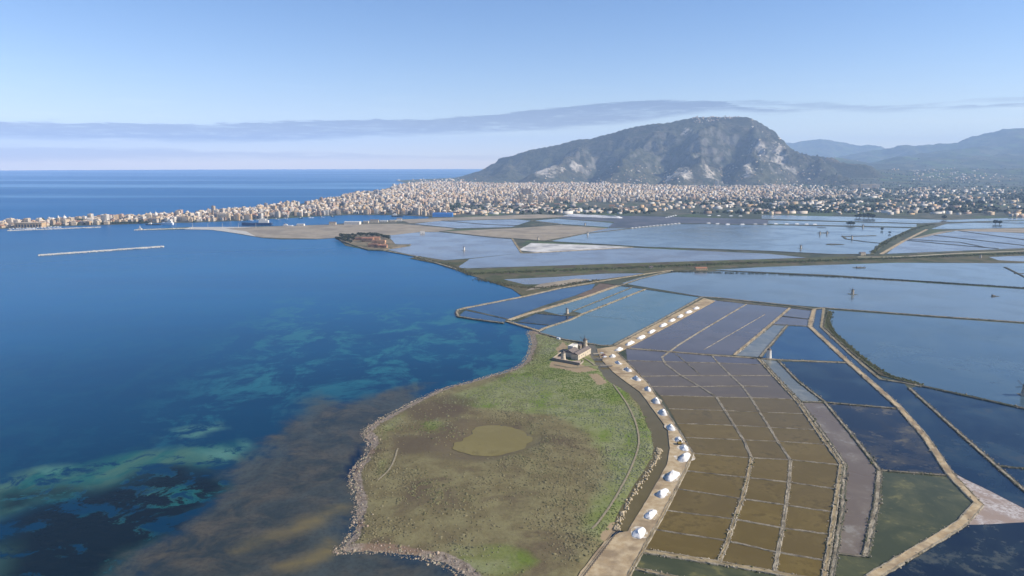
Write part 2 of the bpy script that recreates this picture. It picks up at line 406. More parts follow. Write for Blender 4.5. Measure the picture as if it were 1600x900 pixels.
# ------------------------------------------------------------------ mountain and hills (ridge lines carried down to their feet)
def ridge_height(X, Y, ridges):
    H = np.zeros(X.shape)
    for pts, W0, k, pw in ridges:
        h = np.zeros(X.shape)
        for a, b in zip(pts[:-1], pts[1:]):
            vx, vy = b[0] - a[0], b[1] - a[1]; L = vx * vx + vy * vy
            tt = np.clip(((X - a[0]) * vx + (Y - a[1]) * vy) / L, 0, 1)
            d = np.hypot(X - a[0] - tt * vx, Y - a[1] - tt * vy); z = a[2] + (b[2] - a[2]) * tt
            z = np.maximum(z, 0)
            h = np.maximum(h, z * np.clip(1 - d / (W0 + k * z), 0, 1) ** pw)
        s = 14.0
        H = np.maximum(H, h) + s * np.log1p(np.exp(-np.abs(H - h) / s)) * sstep(0, 60, np.minimum(H, h))
    return H
CREST = [AT(700, 280, 9600), AT(722, 275, 9500), AT(745, 268, 9300), AT(768, 262, 9150), AT(778, 250, 9100), AT(792, 245, 9050), AT(830, 233, 8900), AT(870, 226, 8800), AT(900, 218, 8750), AT(925, 216, 8700), AT(950, 209, 8650),
         AT(990, 198, 8550), AT(1030, 191, 8450), AT(1060, 187, 8400), AT(1090, 183, 8350), AT(1120, 182, 8300), AT(1150, 182, 8250), AT(1170, 183, 8200), AT(1188, 191, 8150), AT(1207, 202, 8100),
         AT(1219, 217, 8050), AT(1227, 234, 8000), AT(1245, 240, 7900), AT(1275, 243, 7800), AT(1310, 250, 7700), AT(1360, 258, 7600)]
RIDGES = [(CREST[17:], 110, 0.95, 1.25),
          ([AT(1122, 190, 8150), AT(1112, 205, 7850), AT(1095, 232, 7350), AT(1075, 258, 6850), AT(1058, 282, 6450)], 120, 0.95, 1.0),
          ([AT(1182, 200, 8000), AT(1190, 215, 7700), AT(1185, 240, 7300), AT(1172, 262, 6900), AT(1165, 283, 6500)], 120, 1.0, 0.9),
          ([AT(1032, 202, 8250), AT(1010, 225, 7900), AT(985, 250, 7300), AT(960, 278, 6700)], 120, 1.1, 1.0),
          ([AT(910, 226, 8500), AT(890, 240, 8100), AT(860, 262, 7500), AT(838, 281, 6950)], 120, 1.2, 1.0),
          ([AT(800, 245, 9050), AT(790, 262, 8500), AT(775, 278, 7900)], 120, 1.2, 1.0),
          ([AT(1222, 226, 8050), AT(1262, 250, 7400), AT(1290, 270, 6800), AT(1310, 284, 6300)], 150, 1.5, 1.2)]
def erice(X, Y):
    wx = X + (fbm(X * .0016, Y * .0016, 41, 4) - .5) * 420; wy = Y + (fbm(X * .0016, Y * .0016, 51, 4) - .5) * 420
    cd = seg_dist(X, Y, [(p[0], p[1]) for p in CREST], False)
    k = sstep(60, 500, cd)
    wx = X + (wx - X) * k; wy = Y + (wy - Y) * k
    x0 = CREST[17][0]
    H = ridge_height(wx, wy, RIDGES)
    H = np.maximum(H, ridge_height(wx + np.maximum(wx - x0, 0) * 1.1, wy, [(CREST[:18], 120, 1.75, 1.55)]))
    rg = fbm(X * .004, Y * .004, 77, 6, 0.55, True)
    H = H + (rg - 0.62) * np.minimum(H, 330) * (0.05 + 0.75 * k) + (fbm(X * .018, Y * .018, 5, 4) - .5) * np.minimum(H, 120) * (0.08 + .32 * k)
    # limestone steps: benches and scarps
    q = H / 95.0; fr = q - np.floor(q); st = (np.floor(q) + sstep(0.25, 0.75, fr)) * 95.0
    w = sstep(0.5, 0.7, fbm(X * .0022, Y * .0022, 99, 3)) * sstep(80, 250, H)
    return H + (st - H) * 0.75 * w
gx = np.arange(-1500, 5600, 22.0); gy = np.arange(5900, 10600, 22.0)
XX, YY = np.meshgrid(gx, gy); HH = erice(XX, YY)
def grid_faces(ny, nx):
    i = np.arange(nx * ny).reshape(ny, nx)
    return np.stack([i[:-1, :-1].ravel(), i[:-1, 1:].ravel(), i[1:, 1:].ravel(), i[1:, :-1].ravel()], 1)
def trimmed(XX, YY, HH, name, mat, attrs=None, low=-8.0):
    Z = np.where(HH < 1.5, low, HH)
    F = grid_faces(*XX.shape); keep = (Z.ravel()[F] > low + 1).any(1); F = F[keep]
    used = np.unique(F); re = np.full(XX.size, -1); re[used] = np.arange(len(used))
    V = np.stack([XX.ravel(), YY.ravel(), Z.ravel()], 1)[used]
    return mk(name, V, re[F], mat, attrs={k: v.ravel()[used] for k, v in (attrs or {}).items()}, smooth=True)
def spot(px, py, D, rx, ry):                # a bare rock face on the slope, metres
    p = AT(px, py, D); return p[0], p[1], rx, ry
quarry = np.zeros(XX.shape)
jx = (fbm(XX * .01, YY * .01, 21, 4) - .5) * 260; jy = (fbm(XX * .01, YY * .01, 31, 4) - .5) * 260
for px, py, rx, ry in ((1062, 272, 110, 210), (846, 270, 170, 200), (1168, 268, 70, 160), (1216, 240, 90, 330), (1072, 206, 60, 120), (875, 262, 60, 90), (1110, 272, 60, 120), (812, 254, 70, 80), (1192, 236, 60, 200), (905, 266, 70, 60)):
    u, v = ray(px, py)[0] / ray(px, py)[1], 0
    # walk the sight line to the slope to find the spot's distance
    q_ = np.array([AT(px, py, D) for D in np.arange(6000, 8600, 30.0)]); w_ = np.where(erice(q_[:, 0], q_[:, 1]) > q_[:, 2])[0]
    if not len(w_): continue
    best = (q_[w_[0], 0], q_[w_[0], 1])
    d = np.hypot((XX + jx - best[0]) / rx, (YY + jy - best[1]) / ry)
    quarry = np.maximum(quarry, sstep(1.15, 0.7, d))
t, M_mtn = material('mountain_scrub_and_limestone')
pos = t.pos(); geo = t.n('ShaderNodeNewGeometry'); nz = t.n('ShaderNodeSeparateXYZ'); t.set(nz.inputs[0], geo.outputs['Normal'])
f1 = t.noise(0.0045, 7, 0.65); f2 = t.noise(0.02, 7, 0.72); f3 = t.noise(0.0016, 4, 0.5)
c = t.mix(t.map(f1, 0.4, 0.62), (0.044, 0.044, 0.028), (0.118, 0.096, 0.066))
c = t.mix(t.map(f3, 0.45, 0.65), c, (0.088, 0.084, 0.046))
c = t.mix(t.map(f2, 0.50, 0.57), c, (0.026, 0.034, 0.020))
c = t.mix(t.map(t.noise(0.055, 6, 0.75), 0.52, 0.58), c, (0.024, 0.030, 0.018))
steep = t.map(t.m('ADD', nz.outputs[2], t.m('MULTIPLY', t.m('SUBTRACT', f2, 0.5), 0.5)), 0.70, 0.55)
c = t.mix(t.m('MULTIPLY', steep, 0.7), c, t.mix(t.map(f2, 0.4, 0.65), (0.11, 0.10, 0.088), (0.24, 0.22, 0.19)))
qm = t.m('MULTIPLY', t.attr('quarry'), t.map(t.noise(0.014, 7, 0.75), 0.42, 0.52))
c = t.mix(qm, c, t.mix(t.map(f2, 0.4, 0.6), (0.30, 0.26, 0.21), (0.52, 0.46, 0.38)))
t.out(c, 0.95, 0.1, t.bump(t.noise(0.03, 7, 0.7), 0.9, 14.0))
struct(trimmed(XX, YY, HH, 'mountain', M_mtn, {'quarry': quarry}), 'long scrub-covered limestone mountain with flat summit above the town')

HRIDGES = [([AT(1150, 240, 20500), AT(1200, 233, 20500), AT(1232, 225, 20500), AT(1262, 222, 20500), AT(1290, 221, 20500), AT(1330, 227, 20300), AT(1385, 233, 20000), AT(1430, 240, 20000)], 1200, 2.2, 1.1),
           ([AT(1330, 250, 16000), AT(1380, 235, 16000), AT(1440, 229, 15800), AT(1500, 222, 15500), AT(1530, 216, 15500), AT(1560, 209, 15300), AT(1600, 204, 15000), (13800, 14600, 900), (17000, 14000, 700)], 1500, 3.0, 1.25),
           ([AT(1250, 252, 10800), AT(1330, 250, 11200), AT(1420, 249, 11500), AT(1520, 246, 11500), AT(1640, 244, 11500), (14000, 11000, 300)], 1800, 5.0, 1.3),
           ([AT(1470, 238, 13000), AT(1540, 236, 13000), AT(1620, 232, 13000), (15000, 12000, 350)], 1500, 3.0, 1.2),
           ([AT(1270, 262, 8600), AT(1380, 266, 8700), AT(1500, 265, 8800), (9500, 9000, 110)], 900, 7.0, 1.2)]
def hills_h(X, Y):
    H = ridge_height(X, Y, HRIDGES)
    return H + (fbm(X * .0012, Y * .0012, 13, 6, .5, True) - .6) * np.minimum(H, 420) * 0.7
hx = np.arange(2200, 19000, 75.0); hy = np.arange(6600, 22600, 75.0)
XX, YY = np.meshgrid(hx, hy); HH = hills_h(XX, YY)
HH = np.where(np.hypot(XX, YY) > 25000, 0, HH)
t, M_hill = material('hill_fields'); pos = t.pos()
vor = t.n('ShaderNodeTexVoronoi'); vor.inputs['Scale'].default_value = 1.0; t.set(vor.inputs['Vector'], t.scalevec(pos, (0.0045, 0.0028, 0)))
fc = t.n('ShaderNodeSeparateColor'); t.set(fc.inputs[0], vor.outputs['Color'])
c = t.mix(fc.outputs[0], (0.045, 0.056, 0.030), (0.105, 0.098, 0.060))
c = t.mix(t.map(fc.outputs[1], 0.55, 0.9), c, (0.070, 0.100, 0.035))
c = t.mix(t.map(t.noise(0.004, 7, 0.7), 0.45, 0.6), c, (0.026, 0.034, 0.022))
t.out(c, 0.95, 0.1)
struct(trimmed(XX, YY, HH, 'hills', M_hill), 'hazy rolling hills and far ranges beside the mountain')
def ground_z(x, y):
    x = np.atleast_1d(np.asarray(x, float)); y = np.atleast_1d(np.asarray(y, float))
    return np.maximum(np.maximum(np.where(y > 6000, erice(x, y), 0), np.where((x > 2200) & (y > 6600), hills_h(x, y), 0)), 0.5)

# ------------------------------------------------------------------ meadow island (rolling sheet with a pond hollow)
SAND = speckle('sandy_earth', (0.34, 0.245, 0.135), (0.44, 0.345, 0.215), 0.25, 0.95, 0.15, 0.2, c3=(0.24, 0.175, 0.105), bigscale=0.05)
t, M_meadow = material('meadow_turf'); pos = t.pos()
n1 = t.noise(0.012, 5, 0.6); n2 = t.noise(0.06, 6, 0.7); n3 = t.noise(0.5, 5, 0.75); n4 = t.noise(0.025, 4, 0.6, dist=0.6)
dry = t.mix(t.map(n2, 0.35, 0.65), (0.135, 0.108, 0.052), (0.190, 0.165, 0.080))
dry = t.mix(t.map(n4, 0.5, 0.7), dry, (0.105, 0.078, 0.045))
grn = t.mix(t.map(n2, 0.38, 0.64), (0.150, 0.165, 0.050), (0.205, 0.212, 0.100))
grn = t.mix(t.map(n4, 0.5, 0.66), grn, (0.115, 0.160, 0.024))
gf = t.map(t.m('ADD', t.attr('green'), t.m('MULTIPLY', t.m('SUBTRACT', n1, 0.5), 1.6)), 0.3, 0.75)
c = t.mix(gf, dry, grn)
c = t.mix(t.m('MULTIPLY', t.map(n3, 0.45, 0.68), 0.4), c, t.mix(1.0, c, (0.42, 0.46, 0.42), 'MULTIPLY'))
c = t.mix(t.m('MULTIPLY', t.map(t.m('ADD', t.attr('mudring'), t.m('MULTIPLY', t.m('SUBTRACT', n2, 0.5), 0.8)), 0.35, 0.75), 0.8), c, (0.085, 0.062, 0.040))
rk = t.mix(t.map(n3, 0.38, 0.62), (0.155, 0.118, 0.088), (0.30, 0.245, 0.19))
rk = t.mix(t.map(n4, 0.48, 0.6), rk, (0.185, 0.125, 0.082))
c = t.mix(t.map(t.m('ADD', t.attr('rocky'), t.m('MULTIPLY', t.m('SUBTRACT', n2, 0.5), 0.9)), 0.35, 0.65), c, rk)
c = t.mix(t.map(t.m('ADD', t.attr('bare'), t.m('MULTIPLY', t.m('SUBTRACT', n2, 0.5), 0.8)), 0.4, 0.65), c, (0.27, 0.20, 0.12))
t.out(c, 0.95, 0.12, t.bump(n3, 0.7, 0.5))
mead = rough(smooth_line(GL(MEADOW), 1, True), 4, 2.6, 11)
pond = rough(smooth_line(GL(POND), 2, True), 2, 4.0, 3)
shore_w = smooth_line(GL(SHORE), 1)
canal_w = smooth_line(GL(CANAL_L), 1)
def meadow_z(X, Y):
    e = np.maximum(sdist(X, Y, mead), 0)
    z = -0.25 + 1.5 * sstep(0, 9, e) + 0.6 * sstep(8, 60, e) + (fbm(X * .05, Y * .05, 4, 4) - .5) * 0.7 * sstep(2, 12, e)
    p = sdist(X, Y, pond)
    return z - sstep(-16, 5, p) * 2.1
xs = [p[0] for p in mead]; ys = [p[1] for p in mead]
gx, gy = np.meshgrid(np.arange(min(xs), max(xs), 3.5), np.arange(max(150, min(ys)), max(ys), 3.5))
gx = gx.ravel() + rng.uniform(-1, 1, gx.size); gy = gy.ravel() + rng.uniform(-1, 1, gy.size)
ok = sdist(gx, gy, mead) > 1.8; gx, gy = gx[ok], gy[ok]
pts2 = [Vector(p) for p in mead] + [Vector(p) for p in zip(gx, gy)]
nb = len(mead)
r_ = geometry.delaunay_2d_cdt(pts2, [], [list(range(nb))], 1, 1e-4)
MV = np.array([tuple(p) for p in r_[0]]); MF = np.array([f for f in r_[2]])
X, Y = MV[:, 0], MV[:, 1]
Z = meadow_z(X, Y)
def blob(X, Y, polys, soft):
    v = np.zeros(X.shape)
    for p in polys: v = np.maximum(v, sstep(-soft, soft, sdist(X, Y, GL(p))))
    return v
def meadow_masks(X, Y):
    dsh = seg_dist(X, Y, shore_w, False)
    w = 2.5 + 11 * fbm(X * .02, Y * .02, 8, 3)
    a = {'rocky': sstep(1.25, 0.55, dsh / w)}
    a['green'] = np.maximum(blob(X, Y, [[(830, 520), (900, 540), (1010, 640), (1040, 700), (1000, 780), (950, 850), (900, 830), (950, 740), (930, 680), (860, 650), (760, 640), (690, 630), (790, 590), (840, 560)]], 18),
                            0.55 * blob(X, Y, [[(655, 660), (690, 655), (705, 668), (680, 680), (655, 675)], [(700, 850), (800, 850), (850, 880), (800, 920), (700, 890)], [(590, 670), (640, 635), (640, 650), (600, 690)], [(585, 720), (610, 715), (605, 750), (585, 740)]], 8))
    a['mudring'] = np.maximum(sstep(-30, -6, sdist(X + 14, Y, pond)) * 0.62, 0.75 * blob(X, Y, [[(600, 680), (660, 680), (740, 660), (745, 690), (690, 715), (610, 720)], [(620, 640), (700, 615), (760, 625), (720, 660), (640, 665)]], 14))
    a['bare'] = np.maximum(blob(X, Y, [[(858, 575), (905, 585), (935, 580), (910, 572), (880, 568), (862, 566)], [(868, 548), (880, 534), (888, 545), (876, 560)], [(918, 586), (935, 585), (950, 600), (935, 604)], [(935, 840), (960, 815), (968, 832), (950, 855)]], 2.5),
                           0.95 * sstep(6.0, 2.0, seg_dist(X, Y, canal_w[-26:], False)))
    return a
struct(mk('meadow_ground', np.c_[X, Y, Z], MF, M_meadow, attrs=meadow_masks(X, Y), smooth=True), 'rough green and brown meadow with rocky shore')

def water(name, c1, c2, scale=0.03, rough_=0.06, c3=None, spec=0.5, lo=0.42, hi=0.62, wave=0.0):
    t, m = material(name)
    a = t.noise(scale, 6, 0.62, dist=0.7); b = t.noise(scale * 5, 6, 0.7)
    c = t.mix(t.map(a, lo, hi), c1, c2)
    if c3 is not None: c = t.mix(t.map(t.m('ADD', t.m('MULTIPLY', a, .5), t.m('MULTIPLY', b, .5)), 0.52, 0.62), c, c3)
    ri = t.noise(0.012, 3, 0.5)
    t.out(c, t.map(ri, 0.4, 0.65, rough_, rough_ + 0.10), spec, t.bump(t.noise(0.7, 2, 0.5, t.scalevec(t.pos(), (1, .5, 1))), 0.04 + wave, 0.12), 1.33)
    return m
W_brown = [water('brine_olive_%s' % k, a, b, 0.035, 0.07, tuple(q * .82 for q in a), spec=0.16) for k, (a, b) in zip(('dark', 'plain', 'ochre', 'umber'), (((0.112, 0.078, 0.021), (0.134, 0.094, 0.028)), ((0.118, 0.082, 0.022), (0.140, 0.098, 0.029)), ((0.124, 0.085, 0.021), (0.147, 0.103, 0.029)), ((0.110, 0.077, 0.023), (0.131, 0.093, 0.030))))]
W_purple = water('brine_sky_reflection', (0.085, 0.073, 0.070), (0.105, 0.090, 0.084), 0.02, 0.10, spec=0.25)  # mauve is reflected sky painted into the base colour
W_midgrey = water('brine_half_reflection', (0.104, 0.078, 0.048), (0.122, 0.092, 0.056), 0.03, 0.09, spec=0.2)  # halfway tone: part of the sky reflection painted into the brown
W_teal = water('brine_teal', (0.066, 0.120, 0.132), (0.086, 0.136, 0.140), 0.018, 0.12, spec=0.42)
W_blue = water('pool_blue', (0.007, 0.040, 0.095), (0.018, 0.060, 0.115), 0.018, 0.16, (0.012, 0.040, 0.080), spec=0.3)
W_navy = water('pool_navy', (0.005, 0.018, 0.042), (0.018, 0.040, 0.062), 0.016, 0.14, (0.034, 0.046, 0.056), spec=0.2)
W_mott = water('pool_navy_mottled', (0.010, 0.018, 0.034), (0.050, 0.048, 0.044), 0.018, 0.12, (0.125, 0.102, 0.062), spec=0.2)
W_green = water('pool_algae_green', (0.050, 0.056, 0.026), (0.085, 0.085, 0.038), 0.022, 0.08, (0.145, 0.130, 0.048), spec=0.18)
W_pink = water('pan_rosy_mud', (0.130, 0.100, 0.074), (0.165, 0.132, 0.098), 0.022, 0.22, (0.215, 0.19, 0.155), spec=0.2)
W_pale = water('pan_pale_mud', (0.110, 0.118, 0.105), (0.150, 0.150, 0.125), 0.03, 0.16, (0.19, 0.185, 0.15), spec=0.4)
W_sky = water('lagoon_light', (0.092, 0.122, 0.138), (0.118, 0.150, 0.162), 0.006, 0.10, (0.082, 0.108, 0.120), spec=0.45)
W_lag = water('lagoon_steel_blue', (0.046, 0.086, 0.120), (0.066, 0.108, 0.132), 0.011, 0.12, (0.038, 0.068, 0.092), spec=0.35)
W_lilac = water('lagoon_lilac', (0.125, 0.130, 0.142), (0.150, 0.152, 0.158), 0.006, 0.14, spec=0.5)
W_dark = water('pool_black_weed', (0.004, 0.009, 0.019), (0.012, 0.020, 0.026), 0.03, 0.12, (0.060, 0.064, 0.052), spec=0.4)
W_pond = water('pond_olive', (0.165, 0.132, 0.042), (0.185, 0.150, 0.052), 0.03, 0.08, (0.15, 0.12, 0.04), spec=0.14)
W_canal = water('canal_olive', (0.105, 0.080, 0.028), (0.120, 0.092, 0.036), 0.04, 0.07, spec=0.2)
M_marsh = speckle('grey_marsh_mud', (0.070, 0.070, 0.080), (0.105, 0.100, 0.105), 0.02, 0.6, 0.4, c3=(0.048, 0.054, 0.060), bigscale=0.012)
M_sand = speckle('pale_dry_sand', (0.26, 0.215, 0.155), (0.31, 0.26, 0.19), 0.03, 0.95, 0.1, c3=(0.215, 0.18, 0.135), bigscale=0.012)
M_saltflat = speckle('white_salt_crust', (0.42, 0.40, 0.36), (0.58, 0.56, 0.52), 0.03, 0.9, 0.2, c3=(0.30, 0.29, 0.28), bigscale=0.02)
M_saltmud = speckle('salt_stained_mud', (0.24, 0.185, 0.155), (0.46, 0.42, 0.39), 0.6, 0.9, 0.2, 0.3, c3=(0.27, 0.205, 0.165), bigscale=0.06)
M_grassbank = speckle('grassy_bank', (0.062, 0.078, 0.026), (0.105, 0.100, 0.046), 0.06, 0.95, 0.1, 0.5, c3=(0.075, 0.060, 0.036), bigscale=0.02)
M_marshgrass = speckle('salt_marsh_scrub', (0.080, 0.075, 0.036), (0.125, 0.100, 0.058), 0.05, 0.95, 0.1, 0.5, c3=(0.055, 0.062, 0.026), bigscale=0.018)
M_stone = speckle('dyke_limestone', (0.22, 0.185, 0.13), (0.38, 0.325, 0.235), 0.9, 0.95, 0.15, 0.8, c3=(0.17, 0.14, 0.095), bigscale=0.12)
M_earth = speckle('dyke_earth', (0.26, 0.195, 0.105), (0.34, 0.265, 0.155), 0.4, 0.95, 0.1, 0.4, c3=(0.19, 0.15, 0.085), bigscale=0.06)
M_darkstone = speckle('dyke_weathered_stone', (0.060, 0.058, 0.045), (0.155, 0.135, 0.098), 0.8, 0.95, 0.1, 0.8, c3=(0.075, 0.078, 0.045), bigscale=0.1)
M_track = speckle('pale_track', (0.36, 0.31, 0.225), (0.44, 0.385, 0.29), 0.4, 0.95, 0.1)
M_salt = speckle('heaped_salt', (0.60, 0.585, 0.56), (0.70, 0.685, 0.66), 0.8, 0.85, 0.3, 0.6, c3=(0.52, 0.495, 0.46), bigscale=0.25)

M_conc0 = speckle('quay_concrete', (.36, .33, .28), (.46, .43, .37), .1)
pz = 0.32
struct(sheet('pond_water', pond, pz, W_pond), 'shallow olive pond in the meadow')
cl, cr = smooth_line(GL(CANAL_L, .4), 1), smooth_line(GL(CANAL_R, .4), 1)
def widen(line, d):
    o = []
    for i, p in enumerate(line):
        a = line[max(0, i - 1)]; b = line[min(len(line) - 1, i + 1)]; n = Vector((-(b[1] - a[1]), b[0] - a[0])).normalized()
        o.append((p[0] + n.x * d, p[1] + n.y * d))
    return o
struct(sheet('canal_water', widen(cl, -5.0) + widen(cr, 2.0)[::-1], 0.56, W_canal), 'narrow brown canal between meadow and salt causeway')

# ------------------------------------------------------------------ causeway with the salt heaps
CAUSE = [(1100, 466)] + [(960, 541), (932, 545)] + CANAL_R[1:] + [(968, 832), (944, 846), (908, 893), (866, 965), (960, 985), (990, 888), (1083, 709), (1013, 600), (985, 572), (964, 551), (980, 544), (1118, 470)]
struct(sheet('causeway', rough(GL(CAUSE, 1.0), 4, 0.5, 21), 1.05, SAND, 1.2), 'sandy causeway lined with white salt heaps')

# ------------------------------------------------------------------ pans
PAN_N = 0
def pan(pts, mat, z=None, amp=0.5):
    global PAN_N
    PAN_N += 1
    zz = 0.62 + (PAN_N % 7) * 0.006 if z is None else z
    return struct(sheet('salt_pan_water', rough(GL(pts), 8, amp, PAN_N), zz, mat))
ROWS = [((978, 545.5), (1040, 550), (1112, 556), (1184, 561)), ((980, 564), (1037, 566), (1122, 568), (1191, 571)), ((1001, 589), (1064, 588), (1142, 588), (1207, 588)), ((1018, 605), (1093, 605), (1159, 604), (1223, 605)),
        ((1031, 619), (1119, 621.5), (1173, 622.5), (1241, 625)), ((1045, 640), (1133, 643), (1187, 645), (1256, 648)), ((1058, 663), (1147, 666), (1202, 669), (1273, 673)), ((1071, 685), (1162, 689), (1215, 691), (1290, 696)),
        ((1083, 710), (1174, 717), (1235, 720), (1313, 728)), ((1070, 737), (1168, 748), (1233, 755), (1308, 766)), ((1056, 765), (1160, 781), (1228, 791), (1303, 802)), ((1039, 799), (1148, 813), (1223, 827), (1298, 837)),
        ((1023, 829), (1137, 847), (1215, 865), (1291, 878)), ((1004, 863), (1123, 882), (1210, 897), (1285, 912))]
for i in range(len(ROWS) - 1):
    for j in range(3):
        a, b = ROWS[i], ROWS[i + 1]
        m = W_purple if i < 1 else W_midgrey if i < 4 else W_brown[3] if i < 6 else W_brown[(i * 2 + j * 3 + (i // 3)) % 4]  # sky reflection growing over the far rows, painted by choice of material
        pan([a[j], a[j + 1], b[j + 1], b[j]], m)
for pts, m in [
    ([(845, 520), (860, 511), (890, 501), (912, 491), (952, 475), (1010, 452), (1097, 465), (960, 541), (940, 540), (880, 530)], W_teal),
    ([(895, 487), (987, 450), (1010, 452), (912, 491)], W_teal), ([(847, 486), (917, 464), (965, 447.5), (987, 450), (895, 487), (880, 494)], W_teal),
    ([(807, 504), (840, 490), (880, 494), (907, 494), (860, 510)], W_navy), ([(795, 502), (807, 504), (857, 509), (845, 520)], W_blue),
    ([(727, 483), (817, 465), (875, 452), (930, 444), (925, 452), (900, 462), (847, 479), (795, 499)], W_blue), ([(727, 486), (792, 499), (787, 505), (742, 500), (716, 495)], W_blue),
    ([(787, 437), (872, 433), (945, 428), (1007, 427.5), (987, 431), (915, 440), (885, 444), (820, 445)], W_lilac),
    ([(972, 443), (1000, 434), (1055, 426), (1107, 425), (1125, 424), (1300, 433), (1620, 454), (1760, 465), (1760, 517), (1600, 504), (1444, 493), (1287, 481), (1234, 477), (1119, 465), (1097, 464)], W_sky),
    ([(1115, 422), (1200, 417.5), (1400, 411), (1620, 412), (1760, 414), (1760, 460), (1620, 451), (1300, 430)], W_sky),
    ([(1295, 485), (1444, 496), (1600, 507), (1760, 519), (1760, 680), (1600, 639), (1440, 603), (1412, 598), (1378, 590), (1310, 530), (1290, 510)], W_lag),
    ([(1422, 607), (1440, 604), (1600, 640), (1760, 676), (1760, 905), (1600, 767)], W_navy),
    ([(1273, 485), (1287, 483), (1284, 512), (1375, 594), (1412, 600), (1421, 609), (1600, 768), (1760, 908), (1760, 960), (1600, 800), (1491, 740), (1406, 638), (1325, 566), (1266, 511)], W_navy),
    ([(1500, 821), (1600, 815), (1760, 835), (1760, 1000), (1360, 910), (1451, 851)], W_dark),
    ([(1230, 509), (1264, 511), (1325, 566), (1219, 562), (1188, 560)], W_blue), ([(1209, 508), (1230, 509), (1188, 559), (1148, 556)], W_pale),
    ([(1222, 495), (1267, 500), (1264, 510), (1209, 507)], W_purple), ([(1235, 482), (1272, 485), (1267, 499), (1222, 494)], W_purple),
    ([(1115, 469), (1166, 476), (1040, 550), (979, 545)], W_purple), ([(1166, 476), (1235, 482), (1147, 556), (1040, 550)], W_purple),
    ([(1219, 566), (1325, 568), (1404, 639), (1289, 630), (1247, 597)], W_navy), ([(1184, 561), (1218, 566), (1247, 597), (1288, 629), (1246, 628)], W_pale),
    ([(1248, 630), (1289, 631), (1373, 735), (1369, 787), (1351, 871), (1306, 867), (1317, 802), (1321, 726)], W_pink),
    ([(1290, 631), (1404, 640), (1484, 744), (1376, 736)], W_mott), ([(1376, 737), (1484, 745), (1528, 790), (1497, 820), (1451, 850), (1368, 900), (1330, 940), (1290, 930), (1306, 868), (1352, 872), (1371, 790)], W_green),
    ([(1003, 863), (1123, 883), (1210, 898), (1286, 913), (1275, 965), (975, 940), (991, 888)], W_green),
    # beyond the grassy causeway
    ([(607, 391), (615, 378), (604, 367), (662, 363), (687, 363), (772, 372), (800, 373), (815, 396), (735, 404), (695, 407), (650, 400)], W_lilac),
    ([(714, 420), (706, 411), (735, 405), (815, 396), (990, 387.5), (1200, 397), (1260, 403), (1200, 405), (800, 417.5)], W_lilac),
    ([(857, 377.5), (910, 366), (985, 358), (1062, 350), (1200, 352), (1432, 357), (1380, 380), (1362, 397), (1300, 398), (1200, 393), (1007, 386), (942, 382)], W_sky),
    ([(1412, 376), (1462, 367), (1500, 360), (1600, 365), (1760, 370), (1760, 384), (1600, 388), (1385, 397)], W_lilac),
    ([(1455, 358), (1478, 350), (1600, 345), (1760, 344), (1760, 355), (1600, 356), (1500, 358)], W_sky), ([(1200, 344.5), (1432, 350), (1432, 355), (1200, 350)], W_sky),
    ([(1190, 336), (1330, 339), (1420, 343), (1480, 347), (1440, 349), (1190, 342)], W_sky), ([(1370, 341), (1480, 344), (1600, 340), (1600, 344), (1490, 347)], W_sky),
    ([(640, 351), (690, 345), (800, 343), (830, 345), (800, 355), (715, 357)], W_lilac), ([(835, 345), (870, 342), (1000, 352), (960, 356), (877, 350)], W_sky),
    ([(910, 365), (950, 357), (985, 357)], W_lilac),
    ([(1545, 402), (1600, 400), (1760, 398), (1760, 408), (1600, 409), (1560, 407)], W_lilac)]:
    pan(pts, m)
